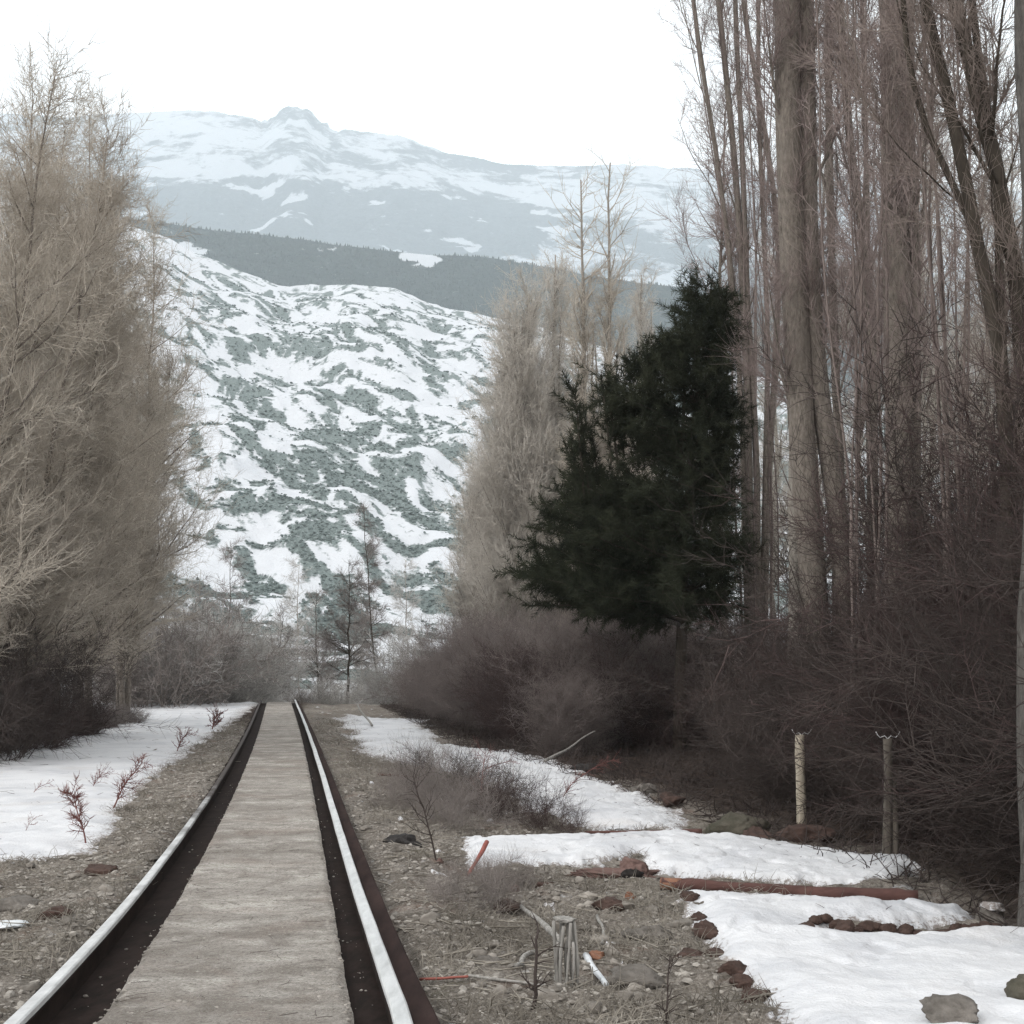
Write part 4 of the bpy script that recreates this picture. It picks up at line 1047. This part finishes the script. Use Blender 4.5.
def grit():
    v0, f0 = ICO[0]; r = rs(47); n = 3600
    y = np.exp(r.uniform(math.log(4.3), math.log(20), n)); e = r.rand(n)
    lat = np.where(e < 0.45, r.choice([-1, 1], n) * (0.54 - np.abs(r.randn(n)) * 0.09), np.where(e < 0.97, r.uniform(-.54, .54, n), np.where(r.rand(n) < 0.5, -r.uniform(0.56, 0.72, n), r.uniform(0.56, 0.65, n))))
    z = track_z(y) + np.where(np.abs(lat) > 0.545, -0.052, -0.002)
    d_ = track_dir(y); x = track_x(y) + d_[:, 1] * lat; y = y - d_[:, 0] * lat
    s = 0.0025 + 0.010 * r.rand(n) ** 5
    vv = v0[None] * (r.randn(n, 12, 1) * 0.2 + 1) * s[:, None, None] * np.array([1.2, 1, 0.7])
    P_ = vv + np.stack([x, y, z], -1)[:, None]
    F_ = (f0[None] + (np.arange(n) * 12)[:, None, None]).reshape(-1, 3)
    tag(MB().add(P_.reshape(-1, 3), [F_]).build('grit', M['gravel'], None, False), 'fine grit and pebbles scattered over the slab and between the rails', 'grit', kind='stuff')
grit()
def grass():
    r, x, y = scatter(60000, 18, lambda r, n, y: np.where(r.rand(n) < 0.3, -r.uniform(0.95, 2.4, n), r.uniform(0.98, 4.4, n)), (4.2, 36))
    dens = fbm(x * 1.5, y * 1.5, 3, 61); z, d = surf_z(x, y)
    keep = (d < 0.012) & (dens > 0.5); x, y, z = x[keep], y[keep], z[keep]; n = len(x)
    h = (0.03 + 0.15 * r.rand(n) ** 2)
    dr = r.randn(n, 3) * 0.8; dr[:, 2] = 0.55 + 0.5 * r.rand(n); dr = norm(dr)
    p0 = np.stack([x, y, z - 0.01], -1); p1 = p0 + dr * h[:, None] * .6; p2 = p1 + norm(dr + np.array([0, 0, -0.5]) + .3 * r.randn(n, 3)) * h[:, None] * .6
    w = 0.0016 + 0.0001 * y
    mb = MB(); mb.tubes(np.stack([p0, p1, p2], 1), np.stack([w, w, w * .3], 1), 3)
    tag(mb.build('dry_grass', M['straw']), 'dry straw coloured grass and twigs growing on the verges', 'grass', kind='stuff')
    # litter of dead leaves and twigs under the thicket
    r = rs(23); n = 16000; y = r.uniform(5, 48, n); x = edge_x(y) + 0.25 * y / 20 + r.uniform(-0.25, 5, n)
    z = ground_z(x, y) + 0.02
    dr = norm(np.stack([r.randn(n), r.randn(n), 0.7 * np.abs(r.randn(n))], -1)); L_ = r.uniform(0.1, 0.45, n)
    p0 = np.stack([x, y, z], -1); p1 = p0 + dr * L_[:, None] * .5; p2 = p1 + norm(dr + .3 * r.randn(n, 3)) * L_[:, None] * .5
    mb = MB(); mb.tubes(np.stack([p0, p1, p2], 1), np.stack([np.full(n, .006), np.full(n, .005), np.full(n, .002)], 1), 3)
    tag(mb.build('undergrowth', M['brush_dark']), 'low dark undergrowth of dead twigs at the foot of the right thicket', 'undergrowth', kind='stuff')
    # twigs lying on the slab
    r = rs(29); n = 130; y = np.exp(r.uniform(math.log(4.3), math.log(16), n)); lat = r.uniform(-.5, .5, n)
    x = track_x(y) + lat; z = track_z(y) + 0.006
    a = r.rand(n) * 6.28; L_ = r.uniform(.02, .14, n); dr = np.stack([np.cos(a), np.sin(a), 0 * a], -1)
    p0 = np.stack([x, y, z], -1); p1 = p0 + dr * L_[:, None] * .5; p2 = p1 + norm(dr + .35 * r.randn(n, 3) * np.array([1, 1, .1])) * L_[:, None] * .5
    mb = MB(); mb.tubes(np.stack([p0, p1, p2], 1), np.full((n, 3), .0012), 3)
    tag(mb.build('twig_litter', M['brush_red']), 'dead reddish twigs strewn over the slab between the rails', 'twigs', kind='stuff')
grass()
def rubble():
    v0, f0 = ICO[2]; r = rs(83); n = 900
    y = np.exp(r.uniform(math.log(4.3), math.log(22), n)); lat = np.where(r.rand(n) < 0.33, -r.uniform(0.95, 2.6, n), r.uniform(1.0, 3.6, n)); x = track_x(y) + lat
    z, d = surf_z(x, y); keep = (d < 0.0) & (fbm(x * 1.2, y * 1.2, 3, 87) > 0.42); x, y, z = x[keep], y[keep], z[keep]
    mb = MB()
    for i in range(len(x)):
        sz_ = 0.018 + 0.05 * r.rand() ** 3
        v, f = lump(200 + i, (sz_ * r.uniform(.9, 1.5), sz_ * r.uniform(.7, 1.1), sz_ * r.uniform(.5, .8)), 2)
        a = r.rand() * 6.28; c, q_ = math.cos(a), math.sin(a)
        v = np.stack([v[:, 0] * c - v[:, 1] * q_, v[:, 0] * q_ + v[:, 1] * c, v[:, 2]], -1)
        mb.add(v + np.array([x[i], y[i], z[i] + sz_ * 0.15]), [f])
    m = mat_simple('rubble', (0.05, 0.043, 0.036), (0.34, 0.31, 0.275), 3.5, 0.95, 0.6, 0.01)
    tag(mb.build('rubble', m), 'broken stones and lumps of earth strewn along both verges', 'rubble', kind='stuff')
    n = 1500; y = np.exp(r.uniform(math.log(4.3), math.log(24), n)); lat = np.where(r.rand(n) < 0.2, -r.uniform(0.95, 2.6, n), r.uniform(1.0, 4.2, n)); x = track_x(y) + lat
    x = x; z, d = surf_z(x, y); keep = d < 0.02; x, y, z = x[keep], y[keep], z[keep]; n = len(x)
    a = r.rand(n) * 6.28; L_ = r.uniform(.06, .42, n); dr = np.stack([np.cos(a), np.sin(a), 0.12 * r.rand(n)], -1)
    p0 = np.stack([x, y, z + 0.006], -1); p1 = p0 + dr * L_[:, None] * .5; p2 = p1 + norm(dr + .3 * r.randn(n, 3) * np.array([1, 1, .35])) * L_[:, None] * .5
    w_ = r.uniform(.002, .006, n)
    mb = MB(); mb.tubes(np.stack([p0, p1, p2], 1), np.stack([w_, w_, w_ * .5], 1), 4)
    tag(mb.build('twig_debris', M['straw']), 'dead broken twigs littering the gravel of both verges', 'twigs', kind='stuff')
    n = 650; y = np.exp(r.uniform(math.log(7.5), math.log(40), n)); x = np.where(r.rand(n) < 0.4, track_x(y) - r.uniform(1.5, 7, n), track_x(y) + r.uniform(1.5, 7, n))
    d = snow_depth(x, y); k_ = d > 0.015; x, y = x[k_], y[k_]; z = surf(x, y) + 0.004; n = len(x)
    a = r.rand(n) * 6.28; L_ = r.uniform(.02, .10, n) * (0.6 + 0.05 * y); dr = np.stack([np.cos(a), np.sin(a), 0.3 * r.rand(n)], -1)
    p0 = np.stack([x, y, z], -1); p1 = p0 + dr * L_[:, None] * .5; p2 = p1 + norm(dr + .4 * r.randn(n, 3) * np.array([1, 1, .4])) * L_[:, None] * .5
    w_ = r.uniform(.001, .0028, n) * (0.7 + 0.03 * y)
    mb = MB(); mb.tubes(np.stack([p0, p1, p2], 1), np.stack([w_, w_, w_ * .5], 1), 3)
    tag(mb.build('twig_litter', M['brush_red']), 'small reddish twigs and dead leaves strewn on the snow', 'twigs', kind='stuff')
rubble()

# ------------------------------------------------------------------ hills and far mountain
def mat_hill(name, snow, dark, dark2, scale):
    t = NT(name, 0.95, 0.1)
    v = t.coord()
    f = t.attr('cover')
    n1 = t.noise(v, scale, 8, 0.7)
    m = t.n('ShaderNodeMath', operation='MULTIPLY_ADD'); t.l(n1, m.inputs[0]); m.inputs[1].default_value = 2.0; m.inputs[2].default_value = -1.0
    a = t.n('ShaderNodeMath', operation='ADD'); t.l(f, a.inputs[0]); t.l(m.outputs[0], a.inputs[1])
    msk = t.ramp(a.outputs[0], [(0.30, 0.0), (0.70, 1.0)])
    n2 = t.noise(v, scale * 2.5, 5, 0.65)
    dk = t.ramp(n2, [(0.3, dark), (0.7, dark2)])
    t.color(t.mix(msk, snow, dk))
    t.bump(n1, 0.6, 1.0 / scale)
    return t.m
def hill_sheet(name, cols, Ds, zf, cover, mat, kind='structure'):
    A, D = np.meshgrid(cols, Ds)
    X = (A - 512) / F * D
    Z = zf(A, D, X)
    V = np.stack([X, D, Z], -1).reshape(-1, 3)
    me = mesh_from(name, V, [grid_faces(len(Ds), len(cols))])
    PY = HZ - F * (Z - CH) / D
    at = me.attributes.new('cover', 'FLOAT', 'POINT'); at.data.foreach_set('value', cover(A, PY, X, D).astype(np.float32).ravel())
    o = link(name, me, mat); tag(o, kind=kind)
    return A, D, X, Z, PY
# near snowy hillside
hc = [(-900, 60), (-300, 120), (0, 180), (135, 224), (180, 244), (230, 265), (290, 286), (350, 282), (395, 288), (430, 304), (500, 324), (600, 345), (700, 372), (850, 400), (1024, 430), (2000, 520)]
hcx, hcy = np.array(hc).T
def soft(t, k=70.0): return 0.5 * (t + np.sqrt(t * t + k * k))
def hill_z(A, D, X):
    yc = np.interp(A, hcx, hcy)
    Dc = 700 + 40 * np.sin(A * 0.006)
    zc = (HZ - yc) / F * Dc + CH
    b = (zc + 2.6 - 0.06 * (Dc - 95)) / (soft(Dc - 230) - soft(95 - 230.0))
    z = -2.6 + 0.06 * (D - 95) + b * (soft(D - 230) - soft(95 - 230.0))
    z = np.where(D > Dc, zc - 0.25 * (D - Dc), z)
    amp = smooth(100, 260, D)
    z = z + amp * (30 * (fbm(X / 85, D / 110, 4, 201) - 0.5) + 11 * (fbm(X / 22, D / 30, 4, 202) - 0.5)) * (1 - 0.6 * smooth(600, 700, D))
    return z
def hill_cover(A, PY, X, D):
    D0 = D; X, D = X + 0.42 * D, D - 0.15 * X
    wx = 26 * (fbm(X / 22, D / 40, 3, 211) - 0.5); wy = 44 * (fbm(X / 22 + 9, D / 40, 3, 212) - 0.5)
    c = fbm((X + wx) / 7.4, (D + wy) / 10.0, 6, 213, 0.64)
    c2 = fbm((X - wy * .4) / 42, (D + wx) / 60, 3, 214)
    rg = 1 - np.abs(2 * fbm((X + wx * 1.3) / 12, (D - wy) / 13, 5, 217, 0.6) - 1)
    v = 0.45 + 5.2 * (c - 0.50) + 1.0 * (0.80 - rg) + 0.9 * (c2 - 0.5)
    D = D0; v = v - 0.45 * smooth(210, 120, D) - 0.35 * smooth(230, 160, A) - 0.25 * smooth(600, 680, D) + 0.04
    return np.clip(v, 0, 1)
hA, hD, hX, hZ, hPY = hill_sheet('snowy_hillside', np.linspace(-500, 1500, 900), np.concatenate([np.geomspace(92, 720, 640), np.linspace(725, 1000, 20)]), hill_z, hill_cover,
           mat_hill('hillside_snow_and_scrub', (0.60, 0.615, 0.64), (0.095, 0.125, 0.12), (0.24, 0.275, 0.265), 0.7))
# scrub standing on the hillside
def scrub():
    r = rs(61); hc_ = hill_cover(hA, hPY, hX, hD)
    ok = (hc_ > 0.58) & (hD > 110) & (hD < 690) & (hA > 100) & (hA < 760)
    idx = np.flatnonzero(ok.ravel()); w = (1.0 / hD.ravel()[idx]); 
    pick = r.choice(idx, 42000, p=w / w.sum())
    x = hX.ravel()[pick] + r.uniform(-1, 1, len(pick)) * 0.8; y = hD.ravel()[pick] + r.uniform(-1, 1, len(pick)) * 1.2; z = hZ.ravel()[pick]
    n = len(x); s = r.uniform(0.14, 0.40, n) * (0.7 + y / 700)
    v0, f0 = ICO[0]
    vv = v0[None] * (1 + 0.35 * r.randn(n, 12, 1)) * s[:, None, None] * np.array([1.2, 1.2, 0.85])
    P_ = vv + np.stack([x, y, z + 0.2 * s], -1)[:, None]
    F_ = (f0[None] + (np.arange(n) * 12)[:, None, None]).reshape(-1, 3)
    o = MB().add(P_.reshape(-1, 3), [F_]).build('hillside_scrub', mat_simple('hillside_scrub', (0.06, 0.085, 0.08), (0.18, 0.21, 0.20), 0.5, 0.95, 0), None, False)
    tag(o, 'dark green grey scrub scattered in patches over the snowy hillside', 'scrub', kind='stuff')
scrub()
# wooded ridge
rc = [(-900, 150), (0, 200), (185, 222), (280, 233), (400, 246), (500, 257), (560, 266), (640, 279), (700, 285), (900, 305), (1300, 340), (2000, 380)]
rcx, rcy = np.array(rc).T
def ridge_z(A, D, X):
    yc = np.interp(A, rcx, rcy) - 1
    s = (HZ - yc) / F * 1500 / 700.0
    z = np.where(D <= 1500, s * (D - 800), s * 700 - 0.3 * (D - 1500)) - 5
    return z + smooth(800, 1000, D) * (36 * (fbm(X / 170, D / 170, 4, 301) - 0.5)) * (1 - 0.7 * smooth(1300, 1500, D))
def ridge_cover(A, PY, X, D):
    c = fbm(X / 60, D / 60, 4, 311)
    return np.clip(0.95 - smooth(0.66, 0.75, c), 0, 1)
rA, rD, rX, rZ, rPY = hill_sheet('wooded_ridge', np.linspace(-700, 1700, 500), np.concatenate([np.linspace(800, 1510, 130), np.linspace(1530, 1900, 10)]), ridge_z, ridge_cover,
           mat_hill('ridge_forest_floor', (0.60, 0.62, 0.65), (0.03, 0.046, 0.044), (0.06, 0.08, 0.075), 0.08))
def wood():
    r = rs(71); cv = ridge_cover(rA, rPY, rX, rD)
    ok = (cv > 0.5) & (rA > 60) & (rA < 1040) & (rD < 1500) & (rPY < 420)
    idx = np.flatnonzero(ok.ravel()); pick = r.choice(idx, 42000)
    n = len(pick); x = rX.ravel()[pick] + r.uniform(-3, 3, n); y = rD.ravel()[pick] + r.uniform(-3, 3, n); z = rZ.ravel()[pick]
    h = 1.6 + 3.0 * r.rand(n) ** 2; w = h * r.uniform(0.25, 0.42, n)
    k = 5; a = np.arange(k) * 6.283 / k
    # two stacked cones per tree
    parts = []
    ring1 = np.stack([x[:, None] + w[:, None] * np.cos(a), y[:, None] + w[:, None] * np.sin(a), np.repeat((z - 0.5)[:, None], k, 1)], -1)
    ring2 = np.stack([x[:, None] + .62 * w[:, None] * np.cos(a + .4), y[:, None] + .62 * w[:, None] * np.sin(a + .4), np.repeat((z + .45 * h)[:, None], k, 1)], -1)
    tip = np.stack([x + .1 * w * r.randn(n), y, z + h], -1)[:, None]
    Vv = np.concatenate([ring1, ring2, tip], 1); m = 2 * k + 1
    j = np.arange(k); f1 = np.stack([j, (j + 1) % k, k + (j + 1) % k, k + j], -1); f2 = np.stack([k + j, k + (j + 1) % k, np.full(k, 2 * k)], -1)
    off = (np.arange(n) * m)[:, None, None]
    o = MB().add(Vv.reshape(-1, 3), [(f1[None] + off).reshape(-1, 4), (f2[None] + off).reshape(-1, 3)]).build('forest', mat_simple('ridge_conifers', (0.028, 0.045, 0.043), (0.062, 0.085, 0.078), 0.05, 0.95, 0), None, False)
    tag(o, 'dark conifer forest covering the ridge behind the snowy hillside', 'forest', kind='stuff')
wood()
# far mountain
fc = [(-900, 60), (-200, 100), (60, 118), (140, 113), (200, 110), (250, 117), (262, 120), (275, 111), (290, 106), (305, 108), (325, 122), (360, 130), (400, 135), (450, 154), (500, 163), (560, 166), (640, 165), (715, 168), (850, 175), (1024, 190), (1600, 260)]
fcx, fcy = np.array(fc).T
def far_z(A, D, X):
    yc = np.interp(A, fcx, fcy)
    Dc = 4000.0; s = (HZ - yc) / F * Dc / (Dc - 1700)
    z = np.where(D <= Dc, s * (D - 1700), s * (Dc - 1700) - 0.4 * (D - Dc))
    n = 150 * (fbm(X / 620, D / 620, 5, 401) - 0.5) + 60 * (fbm(X / 150, D / 150, 4, 402) - 0.5)
    return z + smooth(1750, 2200, D) * n * (1 - 0.8 * smooth(3300, 4000, D)) + smooth(3600, 4000, D) * 14 * (fbm(X / 40, D / 60, 4, 403) - .5) + smooth(3700, 4000, D) * ((A > 250) & (A < 345)) * 60 * (fbm(X / 26, D / 90, 4, 407) - .5)
def far_cover(A, PY, X, D):
    up = np.interp(A, [0, 130, 200, 260, 330, 400, 450, 500, 545, 580, 620, 660, 715, 900], [170, 178, 178, 172, 178, 186, 190, 196, 204, 212, 222, 232, 245, 270])
    lo = np.interp(A, [0, 400, 480, 520, 560, 620, 680, 715, 900], [300, 300, 268, 252, 245, 255, 270, 290, 330])
    n = fbm(X / 260, D / 120, 5, 411, 0.6) - 0.5; nf = fbm(X / 60, D / 40, 4, 412, 0.6) - 0.5
    py = PY + 30 * n + 26 * nf
    band = smooth(up - 8, up + 8, py) * smooth(lo + 7, lo - 7, py)
    top = np.clip(0.40 + 1.9 * n + 1.6 * nf, 0, 1) * 0.8
    ridge = 0.28 * smooth(20, 0, np.abs(PY - np.interp(A, [350, 450, 560], [140, 165, 175]))) * ((A > 330) & (A < 580))
    tor = smooth(16, 5, PY - np.interp(A, fcx, fcy)) * ((A > 258) & (A < 330)) * 0.12
    flecks = 0.9 * smooth(0.14, 0.24, fbm(X / 110, D / 70, 4, 413, 0.6) - 0.5)
    return np.clip(np.maximum(top + ridge + tor, band * 0.95) - band * flecks, 0, 1)
hill_sheet('far_mountain', np.linspace(-700, 1700, 800), np.concatenate([np.linspace(1700, 4020, 330), np.linspace(4050, 4500, 8)]), far_z, far_cover,
           mat_hill('mountain_snow_and_rock', (0.55, 0.58, 0.62), (0.09, 0.115, 0.132), (0.17, 0.195, 0.212), 0.03))

# ------------------------------------------------------------------ haze
hz = bpy.data.materials.new('haze_air'); hz.use_nodes = True
nt = hz.node_tree; nt.nodes.remove(nt.nodes['Principled BSDF'])
pv = nt.nodes.new('ShaderNodeVolumePrincipled'); pv.inputs['Color'].default_value = (0.86, 0.945, 1.0, 1)
pv.inputs['Density'].default_value = 0.00023; pv.inputs['Anisotropy'].default_value = 0.0
nt.links.new(pv.outputs['Volume'], nt.nodes['Material Output'].inputs['Volume'])
bx = np.array([(x, y, z) for z in (-560, 2250) for y in (-115, 4700) for x in (-7500, 7500)], float)
o = MB().add(bx, [np.array([(0, 2, 3, 1), (4, 5, 7, 6), (0, 1, 5, 4), (2, 6, 7, 3), (0, 4, 6, 2), (1, 3, 7, 5)])]).build('haze', hz, None, False)
tag(o, 'pale winter haze filling the valley', 'haze', kind='stuff')

# ------------------------------------------------------------------ light, sky, camera
EL, RO = math.radians(38), math.radians(-120)
w = bpy.data.worlds.new('World'); bpy.context.scene.world = w; w.use_nodes = True
nt = w.node_tree; bg = nt.nodes['Background']
sky = nt.nodes.new('ShaderNodeTexSky'); sky.sky_type = 'NISHITA'; sky.sun_disc = False
sky.sun_elevation = EL; sky.sun_rotation = RO; sky.dust_density = 4.0; sky.air_density = 1.0
hs = nt.nodes.new('ShaderNodeHueSaturation'); hs.inputs['Saturation'].default_value = 0.12
mx = nt.nodes.new('ShaderNodeMix'); mx.data_type = 'RGBA'; mx.inputs['Factor'].default_value = 0.75   # an even layer of cloud over the sky
mx.inputs['B'].default_value = (14.0, 13.8, 13.6, 1)
nt.links.new(sky.outputs['Color'], hs.inputs['Color']); nt.links.new(hs.outputs['Color'], mx.inputs['A'])
nt.links.new(mx.outputs['Result'], bg.inputs['Color']); bg.inputs['Strength'].default_value = 0.15
sl = bpy.data.lights.new('sun', 'SUN'); sl.energy = 0.8; sl.angle = math.radians(25); sl.color = (1.0, 0.97, 0.93)
so = bpy.data.objects.new('sun', sl); C.objects.link(so)
from mathutils import Vector
sdir = Vector((math.sin(RO) * math.cos(EL), math.cos(RO) * math.cos(EL), math.sin(EL)))
so.rotation_euler = sdir.to_track_quat('Z', 'Y').to_euler(); so.location = sdir * 50

cam = bpy.data.cameras.new('camera'); co = bpy.data.objects.new('camera', cam); C.objects.link(co)
co.location = (0, 0, CH); co.rotation_euler = (math.pi / 2, 0, 0)
cam.sensor_width = 36; cam.lens = F / 1024 * 36; cam.shift_y = (HZ - 512) / 1024
cam.clip_start = 0.1; cam.clip_end = 20000
sc = bpy.context.scene; sc.camera = co
sc.view_settings.view_transform = 'Standard'; sc.view_settings.look = 'None'; sc.view_settings.exposure = 0; sc.view_settings.gamma = 1
sc.cycles.volume_bounces = 2; sc.cycles.max_bounces = 6; sc.cycles.diffuse_bounces = 4
sc.cycles.use_denoising = True; sc.cycles.denoising_prefilter = 'NONE'; sc.cycles.denoising_input_passes = 'RGB_ALBEDO_NORMAL'
sc.cycles.use_adaptive_sampling = True; sc.cycles.adaptive_threshold = 0.01
